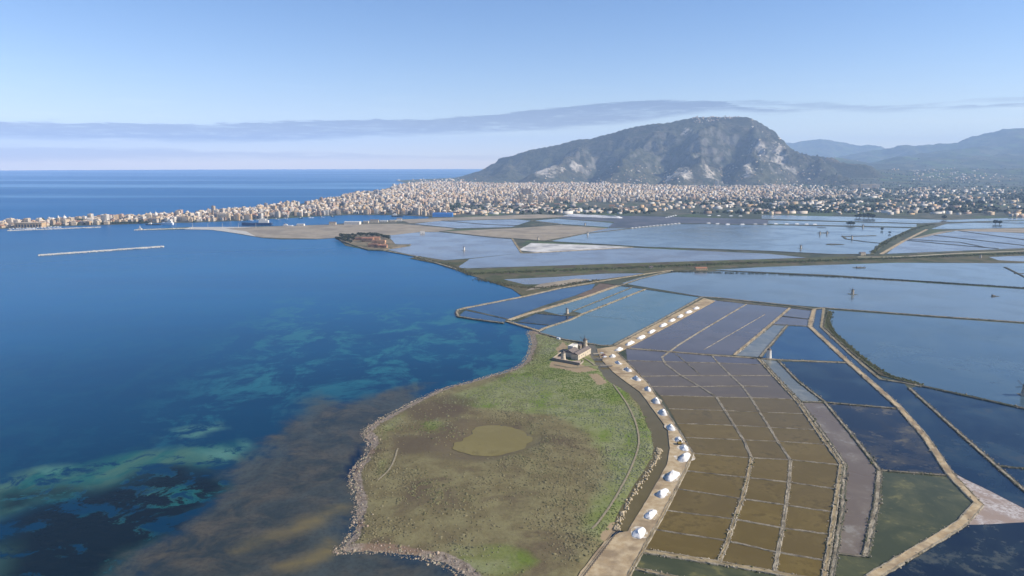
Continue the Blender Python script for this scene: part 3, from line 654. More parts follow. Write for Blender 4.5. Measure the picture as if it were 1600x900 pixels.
for pts, m, nm, z in [([(737, 431), (715, 423), (800, 418), (1060, 409), (1200, 405), (1375, 400), (1620, 389), (1760, 383), (1760, 409), (1620, 411), (1400, 410), (1200, 416), (1107, 420), (1050, 424), (945, 440), (817, 464), (800, 452), (750, 435)], M_marshgrass, 'grassy_causeway', 0.615),
                      ([(718, 423), (800, 418.5), (1200, 405.5), (1375, 400.5), (1620, 389.5), (1760, 384), (1760, 392), (1620, 397), (1380, 407), (1200, 413), (1050, 419), (960, 425), (850, 429), (740, 430)], M_grassbank, 'grassy_causeway', 0.72),
                      ([(938, 443), (966, 447), (917, 464), (900, 463), (925, 452)], speckle('brown_mud_flat', (0.10, 0.068, 0.045), (0.145, 0.10, 0.066), 0.1, 0.8, 0.3), 'mud_flat', 0.70),
                      ([(845, 444), (900, 436), (925, 437), (880, 446), (820, 455)], M_sand, 'mud_flat', 0.69),
                      ([(1491, 741), (1600, 796), (1760, 815), (1760, 838), (1600, 818), (1503, 822), (1529, 790)], M_saltmud, 'salt_flat', 0.70),
                      ([(810, 391), (830, 380), (945, 384), (985, 386.5), (837, 395)], M_saltflat, 'salt_flat', 0.72),
                      ([(800, 357), (877, 352), (950, 357), (910, 365.5), (850, 376.5), (800, 372), (772, 371), (690, 362)], M_sand, 'sand_flat', 0.71),
                      ([(345, 357), (400, 355), (512, 351.5), (625, 350), (695, 356), (712, 358), (687, 362.5), (660, 362.5), (615, 367.5), (528, 372), (495, 373.5), (410, 371.5), (375, 365)], M_sand, 'sand_flat', 0.74),
                      ([(625, 343.5), (690, 341), (840, 335), (900, 338), (830, 342), (700, 345), (640, 349)], M_sand, 'sand_flat', 0.76),
                      ([(950, 356), (985, 356.5), (1060, 349), (1200, 351), (1200, 343), (1050, 339), (900, 336), (870, 341), (960, 347)], M_marsh, 'marsh_flat', 0.66),
                      ([(1420, 374), (1470, 362), (1520, 358), (1600, 357), (1760, 356), (1760, 364), (1600, 364), (1490, 361), (1440, 372)], M_sand, 'sand_flat', 0.75),
                      ([(288, 358.6), (330, 359.5), (350, 362), (380, 366.5), (400, 370), (385, 362), (352, 357.5), (400, 355), (345, 354.9), (297, 355.2)], M_conc0, 'quay', 0.8),
                      ([(640, 404), (652, 401), (700, 408), (733, 406), (712, 420), (708, 421), (680, 412)], M_marshgrass, 'marsh_flat', 0.78)]:
    struct(sheet(nm, rough(GL(pts), 8, 1.2, len(pts) + int(pts[0][0])), z, m))

# ------------------------------------------------------------------ dykes
EDGE = []
def dyke(pts, w=2.5, h=1.0, style='earth', seed=None, wpx=True):
    line = GL(pts); seed = int(pts[0][0] * 7 + pts[0][1] * 3) if seed is None else seed
    step = max(2.2, math.hypot(*line[0]) / 260)
    line = rough(line, step, 0.22, seed, False, 0.25)
    n = len(line); off = widen(line, 1.0)
    rs = np.random.default_rng(seed)
    mats = {'earth': [M_stone, M_earth], 'stone': [M_darkstone, M_stone], 'dark': [M_darkstone, M_darkstone], 'grass': [M_darkstone, M_grassbank], 'thin': [M_stone, M_stone], 'sand': [M_stone, SAND]}[style]
    e = min(0.7, w * 0.22)
    prof = [(-w / 2 - 0.35, -0.6), (-w / 2, h), (-w / 2 + e, h + 0.04), (-w / 2 + e * 1.15, h - 0.14), (0, h - 0.08), (w / 2 - e * 1.15, h - 0.14), (w / 2 - e, h + 0.04), (w / 2, h), (w / 2 + 0.35, -0.6)]
    V = []; Fc = []; mi = []; k = len(prof)
    for i in range(n):
        nx, ny = off[i][0] - line[i][0], off[i][1] - line[i][1]
        j1 = rs.uniform(-.24, .24, k) * min(1.2, w / 2.2); j2 = rs.uniform(-.13, .16, k)
        if math.hypot(*line[i]) < 1150:
            for s_ in (-1, 1):
                for _ in range(0 if w < 2 else 3): EDGE.append((line[i][0] + nx * s_ * (w / 2 + rs.uniform(-.5, .45)) + rs.uniform(-1, 1), line[i][1] + ny * s_ * (w / 2 + rs.uniform(-.5, .45)) + rs.uniform(-1, 1), h, style))
        for q, (o, z) in enumerate(prof):
            o2 = o + j1[q]
            V.append((line[i][0] + nx * o2, line[i][1] + ny * o2, 0.62 + z * 0.62 + (j2[q] if 0 < q < k - 1 else 0)))
    for i in range(n - 1):
        for q in range(k - 1):
            Fc.append((i * k + q, i * k + q + 1, (i + 1) * k + q + 1, (i + 1) * k + q)[::-1]); mi.append(1 if 2 <= q <= 5 else 0)
    for b in (0, (n - 1) * k):
        Fc.append(tuple(range(b, b + k)) if b == 0 else tuple(range(b, b + k))[::-1]); mi.append(0)
    return struct(mk('dyke', V, Fc, mats, mi))
for i, r in enumerate(ROWS):                # cross banks of the crystallising pans
    if 0 < i < len(ROWS) - 1:
        dyke([r[0], r[1]], 0.95, 0.42, 'thin'); dyke([r[1], r[2]], 0.95 if i < 8 else 1.3, 0.42, 'thin')
        dyke([r[2], r[3]] if i not in (3,) else [r[2], (1200, 605)], 0.95 if i < 8 else 1.2, 0.42, 'thin')
dyke([ROWS[-1][0], ROWS[-1][1]], 4.0, 0.8); dyke([ROWS[-1][1], ROWS[-1][2], ROWS[-1][3]], 3.4, 0.8)
dyke([(1166, 476), (1100, 515), (1060, 540), (1034, 559), (1040, 570), (1064, 588), (1093, 605), (1119, 621.5), (1133, 643), (1147, 666), (1162, 689), (1174, 717)], 1.9, 0.5, 'thin')
dyke([(1174, 717), (1168, 748), (1160, 781), (1148, 813), (1137, 847), (1123, 882)], 2.3, 0.6)
dyke([(1112, 556), (1122, 568), (1142, 588), (1159, 604), (1173, 622.5), (1187, 645), (1202, 669), (1215, 691), (1235, 720)], 1.8, 0.45, 'thin')
dyke([(1235, 720), (1233, 755), (1228, 791), (1223, 827), (1215, 865), (1210, 897)], 2.0, 0.45, 'thin')
dyke([(1056, 554), (1075, 570), (1093, 586)], 1.2, 0.35, 'thin'); dyke([(1100, 547), (1147, 520), (1195, 492)], 0.9, 0.2, 'thin')
dyke([(978, 545), (1040, 550), (1112, 556), (1184, 561), (1219, 563.5), (1325, 568)], 3.0, 0.8)
dyke([(1184, 561), (1217, 598), (1247, 630), (1274, 671), (1314, 727), (1308, 773), (1300, 830), (1288, 905), (1280, 940)], 2.6, 0.9, 'earth')
dyke([(1190, 564), (1222, 600), (1252, 631), (1280, 671), (1320, 727), (1316, 800), (1306, 860), (1295, 930)], 2.6, 1.0, 'stone')
dyke([(1083, 709), (1071, 737), (1057, 765), (1040, 799), (1023, 829), (1004, 863), (989, 890), (965, 935)], 1.6, 1.0, 'earth'); dyke([(964, 551), (1013, 600), (1083, 709)], 1.3, 0.9, 'thin')
dyke([(989, 890), (1060, 905), (1120, 915)], 2.2, .8)
dyke([(1217, 566), (1247, 597), (1288, 629), (1333, 683), (1374, 736)], 2.6, 1.0, 'stone'); dyke([(1374, 736), (1370, 787), (1352, 872)], 3.4, 1.0, 'stone'); dyke([(1306, 867), (1352, 872)], 1.6, 0.6, 'stone')
dyke([(1247, 629), (1289, 630), (1404, 640)], 2.6, 0.8, 'stone'); dyke([(1376, 736.5), (1484, 745)], 2.0, 0.7, 'stone')
dyke([(1272, 484), (1265, 511), (1325, 567), (1405, 638), (1444, 683), (1463, 711), (1486, 745), (1510, 770), (1529, 790), (1501, 821), (1451, 851), (1368, 901), (1300, 950)], 5.2, 1.2, 'sand')
dyke([(1287, 482), (1283, 512), (1330, 556), (1375, 594), (1412, 599.5), (1438, 605)], 2.6, 1.0, 'earth'); dyke([(1296, 487), (1290, 512), (1335, 553), (1380, 588), (1412, 596), (1440, 603)], 5.0, 1.0, 'grass')
dyke([(1438, 604), (1520, 622), (1600, 640), (1760, 678)], 3.4, 1.2, 'dark'); dyke([(1421, 608), (1503, 682), (1600, 768), (1760, 905)], 3.0, 1.1, 'stone'); dyke([(1562, 730), (1640, 738)], 2, .8, 'dark')
dyke([(1097, 465), (1119, 466), (1234, 478), (1272, 484), (1287, 482), (1444, 494), (1600, 505), (1760, 518)], 4.6, 1.2, 'stone')
dyke([(1119, 470), (1234, 481.5), (1270, 486)], 1.8, .8, 'earth')
dyke([(1234, 482), (1190, 520), (1147, 556)], 3.2, 0.8, 'sand'); dyke([(1230, 509), (1187, 560)], 3.0, .8, 'stone'); dyke([(1209, 508), (1264, 511)], 2.0, .7, 'stone'); dyke([(1222, 495), (1267, 500)], 1.8, .6, 'dark')
dyke([(716, 485), (714, 490), (717, 496), (742, 500), (787, 506)], 3.6, 1.6, 'stone'); dyke([(716, 485), (727, 482), (817, 464.5), (875, 451), (945, 439), (1007, 429), (1050, 423)], 4.2, 1.2, 'earth')
dyke([(727, 485), (792, 499.5)], 1.6, 0.7, 'earth'); dyke([(792, 503), (840, 517.5)], 4.4, 1.1, 'earth'); dyke([(795, 501), (825, 491), (847, 485), (917, 464), (966, 447)], 6.0, 1.0, 'sand')
dyke([(840, 519), (850, 514), (862, 510), (890, 501), (912, 491), (952, 475), (1010, 452)], 3.4, 0.9); dyke([(895, 487), (940, 469), (987, 450)], 2.2, 0.8, 'stone'); dyke([(840, 490.5), (880, 494), (907, 494)], 2.2, 0.8, 'dark'); dyke([(915, 494), (950, 497), (978, 500)], 0.8, 0.1, 'dark')
dyke([(807, 504), (857, 509)], 1.8, .8, 'dark'); dyke([(843, 521), (880, 531), (940, 541), (961, 541)], 3.0, 0.9, 'stone'); dyke([(960, 540), (1030, 503), (1097, 465)], 4.4, 1.1, 'stone')
dyke([(930, 442), (965, 446), (1020, 454), (1097, 465)], 4.5, 1.0, 'dark'); dyke([(966, 448), (1000, 436), (1050, 424)], 4.5, 1.0, 'stone')
dyke([(1050, 425), (1107, 424), (1125, 423.5), (1300, 432), (1450, 441), (1620, 452.5), (1760, 462)], 6.0, 1.6, 'dark'); dyke([(1570, 418), (1600, 433), (1640, 452)], 4, 1.4, 'dark'); dyke([(1585, 428), (1700, 428)], 3, 1, 'dark')
dyke([(605, 393), (650, 401), (680, 411), (713, 421)], 6, 1.2, 'stone')
for p, w, s in [([(800, 373), (815, 396)], 5, 'earth'), ([(687, 362), (772, 371.5), (857, 377.5), (942, 382.5), (1007, 386.5), (1200, 393), (1300, 398), (1362, 398)], 7, 'dark'), ([(857, 377), (910, 366), (985, 357.5), (1062, 349.5), (1200, 351.5), (1432, 356.5)], 7, 'dark'),
                ([(815, 396), (837, 395.5), (990, 387)], 4, 'sand'), ([(1362, 398), (1380, 379), (1432, 355)], 9, 'grass'), ([(1376, 398), (1412, 377), (1448, 359)], 7, 'sand'), ([(1408, 375), (1480, 382), (1560, 389)], 6, 'dark'), ([(1460, 368), (1600, 384), (1700, 390)], 6, 'dark'), ([(1498, 361), (1600, 375), (1700, 384)], 6, 'dark'),
                ([(1412, 374), (1500, 379), (1545, 388)], 4, 'dark'), ([(1316, 369), (1322, 374), (1350, 378), (1380, 381)], 6, 'dark'), ([(1316, 370), (1340, 369.5), (1368, 368.5)], 8, 'dark'), ([(1190, 343), (1440, 350), (1462, 351)], 12, 'grass'), ([(640, 350), (715, 357.5), (800, 356.5)], 8, 'dark'), ([(690, 345), (760, 351), (840, 354)], 6, 'dark'), ([(830, 345), (877, 351)], 6, 'earth'), ([(700, 345), (870, 341)], 8, 'dark'),
                ([(1292, 382), (1317, 382.5)], 7, 'dark'), ([(1277, 356), (1290, 356.3)], 9, 'dark'), ([(1278, 364.5), (1295, 364)], 7, 'dark'), ([(1470, 347), (1600, 349)], 8, 'dark')]:
    dyke(p, w, 1.3, s)
# tracks
M_path = speckle('trodden_path', (0.20, 0.165, 0.10), (0.29, 0.245, 0.165), 0.5, 0.95, 0.1)
def strip(name, pts, w, z, mat, zf=None):
    line = rough(smooth_line(GL(pts), 2), 3, 0.3, int(pts[0][0]), False); L, Rr = widen(line, w / 2), widen(line, -w / 2)
    n = len(line); zs = [z] * n if zf is None else list(zf(np.array([p[0] for p in line]), np.array([p[1] for p in line])) + z)
    V = [(p[0], p[1], q) for p, q in zip(L, zs)] + [(p[0], p[1], q) for p, q in zip(Rr, zs)]
    return struct(mk(name, V, [(i, n + i, n + i + 1, i + 1) for i in range(n - 1)], mat))
for p, w in [([(884, 577), (905, 576.5), (928, 573), (944, 572)], 1.7), ([(900, 556), (914, 562), (930, 573)], 1.9), ([(913, 559), (919, 550), (921, 546)], 1.2), ([(919, 561), (932, 561.3)], 1.0), ([(903, 574.5), (912, 568), (910, 564)], 1.4),
             ([(958, 603), (985, 640), (1002, 690), (985, 740), (962, 780), (940, 815), (925, 830)], 1.3), ([(590, 755), (612, 735), (622, 704)], 1.2), ([(866, 572), (890, 577), (905, 577)], 2.2)]:
    strip('path', p, w, 0.42, M_path, meadow_z)
strip('road', [(1340, 402), (1400, 402.5), (1500, 396), (1620, 392), (1760, 386)], 8, 0.86, M_track)

# ================================================================== THINGS
# ------------------------------------------------------------------ salt heaps
M_spill = speckle('scattered_salt', (0.36, 0.28, 0.18), (0.62, 0.58, 0.50), 0.5, 0.95, 0.15, c3=(0.38, 0.29, 0.175), bigscale=0.3)
def heap(name, x, y, z, length, width, height, rz, seed, n=26, m=9):
    rs = np.random.default_rng(seed)
    V = []; Fc = []
    hl = max(0, (length - width) / 2)
    k1, k2 = rs.uniform(0, 9), rs.uniform(0, 9)
    for i in range(m + 1):
        q = i / m                                             # 0 rim .. 1 crest
        for j in range(n):
            a = 2 * math.pi * j / n; ca, sa = math.cos(a), math.sin(a)
            wob = 1 + 0.14 * math.sin(2 * a + k1) + 0.09 * math.sin(3 * a + k2) + rs.uniform(-.06, .06)
            r = width / 2 * (1 - q) * wob
            lx = hl * (1 if ca > 0 else -1) * min(1, abs(ca) * 1.6) * (1 - 0.10 * q)
            hz = height * q * (1.32 - .32 * q) * (1 + (0.12 * math.sin(a + k2) + rs.uniform(-.05, .05)) * (1 - q) * q * 3)
            hz *= 1 - 0.16 * (abs(lx) / (hl + 1e-6)) * q if hl > 0.1 else 1
            if q > 0.97: hz = height * (0.97 + 0.03 * ca)
            V.append((lx + r * ca + width * .05 * math.sin(k1 + q * 5), r * sa + q * width * .10 * math.sin(lx * .9 + k2), hz - (0.15 if i == 0 else 0)))
    for i in range(m):
        for j in range(n):
            j2 = (j + 1) % n; Fc.append((i * n + j, i * n + j2, (i + 1) * n + j2, (i + 1) * n + j))
    Fc.append(tuple(m * n + j for j in range(n)))
    o = mk(name, V, Fc, M_salt); o.location = (x, y, z); o.rotation_euler = (0, 0, rz); return o
ORD = ['first', 'second', 'third', 'fourth', 'fifth', 'sixth', 'seventh', 'eighth', 'ninth', 'tenth', 'eleventh', 'twelfth', 'thirteenth', 'fourteenth', 'fifteenth', 'sixteenth']
def ordinal(k):
    if k < 16: return ORD[k]
    n = k + 1; return '%d%s' % (n, 'th' if 10 <= n % 100 <= 20 else {1: 'st', 2: 'nd', 3: 'rd'}.get(n % 10, 'th'))
NEARP = [(999.5, 834, 24), (1017, 806, 23), (1036, 773, 23), (1051, 744, 24), (1068, 717, 23), (1070, 701, 16), (1060, 688, 16), (1049, 668, 19), (1036, 646, 18), (1025, 627, 17), (1011, 610, 15), (995, 594, 15), (980, 579, 14), (966, 566, 11)]
for i, (px, py, w) in enumerate(NEARP):
    x, y = G(px + random.uniform(-1.5, 1.5), py + random.uniform(-2, 2), 1.0); s = math.hypot(x, y, 200) / FPX * w * random.uniform(.82, 1.06)
    a = NEARP[max(0, i - 1)]; b = NEARP[min(len(NEARP) - 1, i + 1)]; ga, gb = G(a[0], a[1]), G(b[0], b[1])
    rz = math.atan2(gb[1] - ga[1], gb[0] - ga[0])
    o = heap('salt_heap', x, y, 1.05, s * 1.42, s * 0.68, s * 0.27 * random.uniform(.8, 1.15), rz + random.uniform(-.25, .25), i + 1)
    sp_ = [(math.cos(a) * s * .72 * (1 + .18 * math.sin(3 * a + i)), math.sin(a) * s * .55 * (1 + .18 * math.sin(2 * a + i))) for a in np.linspace(0, 6.28, 25)[:-1]]
    sheet('salt_spill', sp_, .012, M_spill, 0, o)
    tag(o, 'white salt heap on sandy causeway beside the canal, %s from its near end' % ORD[i], 'salt heap', 'salt heaps along the canal')
    # spilled salt apron
for i, (px, py, L) in enumerate([(957, 557, 10), (967, 546.5, 13), (984, 537, 18), (1002, 527.5, 17), (1018, 518.5, 16), (1036, 508.5, 16), (1050, 501, 13), (1063, 494.5, 13), (1076, 488, 13), (1088, 482, 11)]):
    x, y = G(px, py, 1.0); g0, g1 = G(960, 549), G(1110, 470); rz = math.atan2(g1[1] - g0[1], g1[0] - g0[0])
    s = math.hypot(x, y) / FPX
    o = heap('salt_heap', x, y, 1.05, s * L * 1.55, 6.6, 2.4, rz, 40 + i)
    tag(o, 'long low salt ridge on the straight causeway, %s from the mill buildings' % ORD[i], 'salt heap', 'long salt ridges on the straight causeway')
far_rows = [([(988 + i * 5.6, 356.6 - i * 0.56) for i in range(14)], 'far salt heap in slanting row behind the wide lagoon, %s from left', 9.5),
            ([(1107, 349), (1121, 350), (1137, 350.6), (1160, 350.8), (1180, 350.6), (1195, 350.8), (1212, 350.2), (1229, 350.3), (1245, 350.3), (1260, 350.6), (1273, 350.8)], 'far salt heap on the level dyke behind the wide lagoon, %s from left', 14),
            ([(1041 + i * 3.6, 340 - i * .8) for i in range(5)], 'far salt heap in short row on the marsh edge, %s from left', 8),
            ([(1108, 337), (1123, 337.3), (1142, 337.6), (1157, 337.8)], 'far salt heap beyond the grey marsh, %s from left', 14)]
for r, (pp, lab, L) in enumerate(far_rows):
    for i, (px, py) in enumerate(pp):
        x, y = G(px, py, .7); o = heap('salt_heap', x, y, 0.7, L * 1.2, 6, 2.6, 0.15, 70 + r * 20 + i, 14, 5)
        tag(o, lab % ORD[i], 'salt heap', 'far salt heaps')
x, y = G(925, 339, .7)
o = heap('salt_heap', x, y, 0.6, 240, 30, 8.5, -0.5, 200, 40, 6); tag(o, 'very long whitish salt bank at the foot of the town', 'salt heap')

# ------------------------------------------------------------------ windmills
M_plaster = speckle('mill_plaster', (0.44, 0.36, 0.26), (0.56, 0.47, 0.35), 0.5, 0.9, 0.2)
M_whitew = speckle('whitewash', (0.54, 0.50, 0.44), (0.64, 0.60, 0.53), 0.5, 0.9, 0.2)
M_wood = speckle('grey_sail_wood', (0.055, 0.048, 0.042), (0.10, 0.085, 0.07), 1.0, 0.9, 0.2)
M_cap = speckle('mill_cap_shingles', (0.10, 0.085, 0.075), (0.16, 0.13, 0.11), 1.0, 0.9, 0.2)
M_tile = speckle('weathered_roof_tiles', (0.115, 0.095, 0.085), (0.20, 0.16, 0.135), 0.8, 0.9, 0.2, 0.4)
M_red = speckle('terracotta_tiles', (0.26, 0.115, 0.065), (0.34, 0.165, 0.095), 0.6, 0.9, 0.2)
M_ochre = speckle('ochre_wall', (0.46, 0.33, 0.18), (0.54, 0.40, 0.24), 0.4, 0.9, 0.2)
M_glass = speckle('dark_openings', (0.025, 0.03, 0.035), (0.05, 0.055, 0.06), 0.3, 0.3, 0.5)
M_dwall = speckle('old_stone_wall', (0.20, 0.16, 0.12), (0.30, 0.25, 0.19), 0.6, 0.95, 0.2, 0.6)
def windmill(px, py, h, label, white=False, sails=6, z=0.7, face=0.6, islet=None, cat='windmill', stub=False):
    x, y = G(px, py, z)
    h = h * (.72 if py < 420 else 1); e = empty('windmill', (x, y, z), face); r = h * 0.31
    w = M_whitew if white else M_plaster
    MB().lathe(0, 0, [(r * 1.15, 0), (r, h * .3), (r * .82, h), (r * .78, h)], 14, 0).build('tower', w, e)
    if not stub: MB().lathe(0, 0, [(r * .95, h), (r * .9, h + .15), (r * .45, h * 1.18), (0.08, h * 1.32)], 14, 0).build('cap', M_cap, e)
    d = MB(); d.box(r * 1.06, 0, 0, .25, .9, 2.0); d.build('door', M_wood, e)
    if sails:
        hub = Vector((0, -r * 1.35, h * 1.0))
        MB().bar((0, r * .3, hub.z), tuple(hub), .35).build('windshaft', M_wood, e)
        for k in range(sails):
            a = 2 * math.pi * k / sails + .3; L = h * .72; u = Vector((math.cos(a), 0, math.sin(a))); v = Vector((-math.sin(a), 0, math.cos(a)))
            m = MB(); m.bar(hub, hub + u * L, .16)
            for q in np.linspace(.3, 1, 7): m.bar(hub + u * L * q, hub + u * L * q + v * h * .13, .07)
            for q in (.5, 1): m.bar(hub + u * L * .3 + v * h * .13 * q, hub + u * L + v * h * .13 * q, .07)
            m.build('sail', M_wood, e)
    if islet:
        p = [(math.cos(a) * islet * (1 + .2 * math.sin(3 * a)), math.sin(a) * islet * .6) for a in np.linspace(0, 2 * math.pi, 18)[:-1]]
        sheet('islet', p, 0.55 - 0.5, M_darkstone, 0.5, e)
    return tag(e, label, cat, 'salt pan windmills')
windmill(886, 490, 6.5, 'plain stone mill tower on a dyke crossing inside the blue pans', sails=0, z=1.1, islet=5)
windmill(1201, 559, 8.5, 'slim white mill tower on sandy dyke corner by the blue pan', True, 0, 1.1)
e = windmill(1332, 460, 6.8, 'mill with dark sails standing alone in the middle of wide lagoon', False, 6, 0.62, -0.9, 8)
windmill(1601, 618, 9, 'windmill with dark sails cut by the right picture edge', False, 6, 0.62, -1.0, 6)
windmill(1201 + 50, 388, 9, 'small mill with sails in the pale lagoon, nearest the long dyke', False, 6, .62, -.4, 7)
windmill(1281, 366, 9, 'left one of two mills sharing a small lagoon islet', False, 6, .62, -.4, 9)
windmill(1292, 365.3, 9, 'right one of two mills sharing a small lagoon islet', False, 6, .62, -.2, 9)
windmill(1331, 373, 10, 'reddish mill tower on the hooked dyke in lagoon', False, 0, .9, 0)
windmill(1348, 355, 10, 'narrow mill by the dyke east of the far bushes', False, 6, .9, 0)
windmill(725, 391, 10, 'small white tower alone in the left mauve lagoon', True, 0, .62, 0, 6)
windmill(841, 375, 10, 'sandy mill tower at the edge of dry brown flats', False, 0, .8, 0)
windmill(918, 367, 10, 'white mill on the dyke corner between two lagoons', True, 6, .8, 0)
windmill(914, 352, 9, 'little far mill among the blue pools below town', False, 6, .8, 0)
windmill(1532, 403, 9, 'dark mill stump on the grassy causeway', False, 0, .9, 0)

# low ruins and islets standing in the lagoons
def ruin(px, py, L, label, z=.62, sail=False):
    x, y = G(px, py, z); e = empty('ruined_hut', (x, y, z), 0.1)
    p = [(math.cos(a) * L * (1 + .25 * math.sin(3 * a + px)), math.sin(a) * L * .5 + .2 * math.sin(5 * a)) for a in np.linspace(0, 2 * math.pi, 20)[:-1]]
    sheet('islet', p, 0.45, M_darkstone, .6, e)
    m = MB(); m.box(-L * .2, 0, .4, L * .6, .5, 1.6); m.box(-L * .5, 1.2, .4, .5, 2.8, 2.2); m.box(L * .1, 1.2, .4, .5, 2.8, 1.2); m.build('wall', M_dwall, e)
    if sail: MB().bar((L * .5, 0, .4), (L * .75, 0, 5.0), .4).build('post', M_wood, e)
    return tag(e, label, 'ruin', 'ruins in the lagoons')
ruin(1344, 418.5, 13, 'low dark islet ruin with leaning post in the upper lagoon', sail=True)
ruin(1554, 463, 6, 'tiny dark ruin in the lagoon close to right edge')
ruin(1304, 382, 22, 'flat dark strip of ruin in the pale lagoon')

# ------------------------------------------------------------------ houses helper
def house(name, px, py, L, D, H, rz, wall, label, cat='house', roof='flat', roofmat=None, z=1.4, group=None, nwin=3, xy=None):
    x, y = xy if xy else G(px, py, z); e = empty(name, (x, y, z), rz)
    MB().box(0, 0, -0.6, L, D, H + .6).build('wall', wall, e)
    if roof == 'gable': MB().gable(0, 0, H + .01, L, D, D * .24).build('roof', roofmat or M_tile, e)
    else:
        m = MB(); t_ = .3
        m.box(0, -D / 2 + t_ / 2, H, L, t_, .45); m.box(0, D / 2 - t_ / 2, H, L, t_, .45); m.box(-L / 2 + t_ / 2, 0, H, t_, D - 2 * t_, .45); m.box(L / 2 - t_ / 2, 0, H, t_, D - 2 * t_, .45)
        m.build('parapet', wall, e); MB().box(0, 0, H + .005, L - .62, D - .62, .08).build('roof', roofmat or M_tile, e)
    for s in (-1, 1):
        for k in range(nwin):
            wx = (-.5 + (k + .5) / nwin) * L
            MB().box(wx, s * (D / 2 + .02), H * .42 if k != nwin // 2 or s > 0 else -.3, .95, .14, 1.1 if k != nwin // 2 or s > 0 else 2.3).build('window' if k != nwin // 2 or s > 0 else 'door', M_glass, e); MB().box(wx, s * (D / 2 + .1), (H * .42 if k != nwin // 2 or s > 0 else -.3) - .16, 1.2, .3, .14).build('sill', wall, e.children[-1])
    return tag(e, label, cat, group)
# the mill farm on the meadow (two towers, houses, yard wall)
gA, gB = G(888, 566), G(921, 548); RZ = math.atan2(gB[1] - gA[1], gB[0] - gA[0])
MZ = 1.75
house('mill_house', 908, 556, 31, 8, 5.2, RZ, M_plaster, 'long cream mill house with dark roof facing the canal', 'house', 'gable', M_tile, MZ, None, 6)
house('mill_house', 893, 555, 15, 12, 4.6, RZ, M_plaster, 'square stone house with brown roof between the two mill towers', 'house', 'gable', M_tile, MZ, None, 3)
house('mill_house', 895, 548, 12, 6, 6.2, RZ, M_whitew, 'white flat-roofed upper house at the back of mill farm', 'house', 'flat', M_whitew, MZ, None, 3)
house('mill_house', 905, 544, 11, 5, 4.0, RZ + .2, M_dwall, 'low dark shed beside the rear mill tower', 'shed', 'gable', M_tile, MZ, None, 2)
windmill(880, 563, 8.0, 'pinkish mill tower without sails at the walled yard corner', False, 0, MZ, 0.3, stub=False)
windmill(914, 543, 8.6, 'mill tower with sails at the rear of the mill farm', False, 6, MZ, -0.5)
w0, w1, w2, w3 = G(863, 565), G(906, 573), G(925, 556), G(876, 556)
e = empty('yard_wall', (*w0, MZ - .6))
for a, b, h in ((w0, w1, 3.0), (w0, w3, 2.4), (w1, (w1[0] + (w2[0] - w1[0]) * .25, w1[1] + (w2[1] - w1[1]) * .25), 1.4)):
    L = math.hypot(b[0] - a[0], b[1] - a[1]); m = MB()
    n = int(L / 2.4)
    m.box((a[0] + b[0]) / 2 - w0[0], (a[1] + b[1]) / 2 - w0[1], 0, L, .7, h, math.atan2(b[1] - a[1], b[0] - a[0])); m.build('wall_run', M_dwall, e)
    m = MB(); m.box((a[0] + b[0]) / 2 - w0[0], (a[1] + b[1]) / 2 - w0[1], h + .003, L + .1, .86, .16, math.atan2(b[1] - a[1], b[0] - a[0])); m.build('coping', M_plaster, e)
tag(e, 'dark stone yard wall enclosing the front of mill farm', 'wall')
struct(sheet('courtyard', [w0, w1, G(908, 566), G(890, 567), G(876, 558)], 1.95, speckle('yard_paving', (0.30, 0.22, 0.17), (0.36, 0.27, 0.21), .4)), 'reddish paved yard of the mill farm')
def foot_bridge(px0, py, px1, py1, label, z=1.5):
    a, b = G(px0, py, z), G(px1, py1, z); e = empty('footbridge', (*a, z)); L = math.hypot(b[0] - a[0], b[1] - a[1]); r = math.atan2(b[1] - a[1], b[0] - a[0])
    cx, cy = (b[0] - a[0]) / 2, (b[1] - a[1]) / 2
    MB().box(cx, cy, .1, L + 2, 2.0, .25, r).build('deck', M_track, e)
    for s in (-1, 1): MB().box(cx - s * .95 * math.sin(r), cy + s * .95 * math.cos(r), .36, L + 2, .1, .7, r).build('railing', M_plaster, e)
    return tag(e, label, 'bridge', 'footbridges over the canal')
foot_bridge(929, 553.5, 937, 553.2, 'pale footbridge over the canal furthest from camera, by parked cars'); foot_bridge(931, 561.2, 941, 561.6, 'middle footbridge over the canal beside the mill farm'); foot_bridge(940, 572, 956, 572, 'nearest footbridge where two pale paths join')
# fence at the corner of the meadow
fa, fb = G(912, 902, 1.2), G(967, 829, 1.2); e = empty('fence', (*fa, 1.0)); nf = 22
for k in range(nf + 1): MB().box((fb[0] - fa[0]) * k / nf, (fb[1] - fa[1]) * k / nf, -.4, .22, .22, 2.0).build('post', M_wood, e)
for z_ in (.7, 1.3): MB().bar((0, 0, z_), (fb[0] - fa[0], fb[1] - fa[1], z_), .12).build('rail', M_wood, e)
tag(e, 'dark post fence between meadow and sandy causeway at near edge', 'fence')
# cars
M_tyre = speckle('tyre_rubber', (.02, .02, .02), (.03, .03, .03), 2)
def car(px, py, rz, col, name, label, z=1.06, van=False):
    x, y = G(px, py, z); e = empty(name, (x, y, z), rz); p = MATS.get(col) or speckle(col, *PAINT[col], 1.0, .35, .5)
    H = 2.2 if van else .85
    MB().box(0, 0, .35, 4.4, 1.8, .55).box(-.1, 0, .9, 4.2 if van else 2.6, 1.65, H - .75 if van else .6, 0, 0, .86).build('body', p, e)
    MB().box(-.1, 0, 1.1, 2.2 if not van else 3.4, 1.62, .22).build('window_band', M_glass, e)
    for sx_ in (-1.4, 1.4):
        for sy_ in (-.8, .8):
            m = MB(); m.lathe(0, 0, [(.34, -.1), (.34, .1)], 10); w = m.build('wheel', M_tyre, e); w.location = (sx_, sy_, .34); w.rotation_euler = (R(90), 0, 0)
    return tag(e, label, 'van' if van else 'car', 'vehicles at the mill farm')
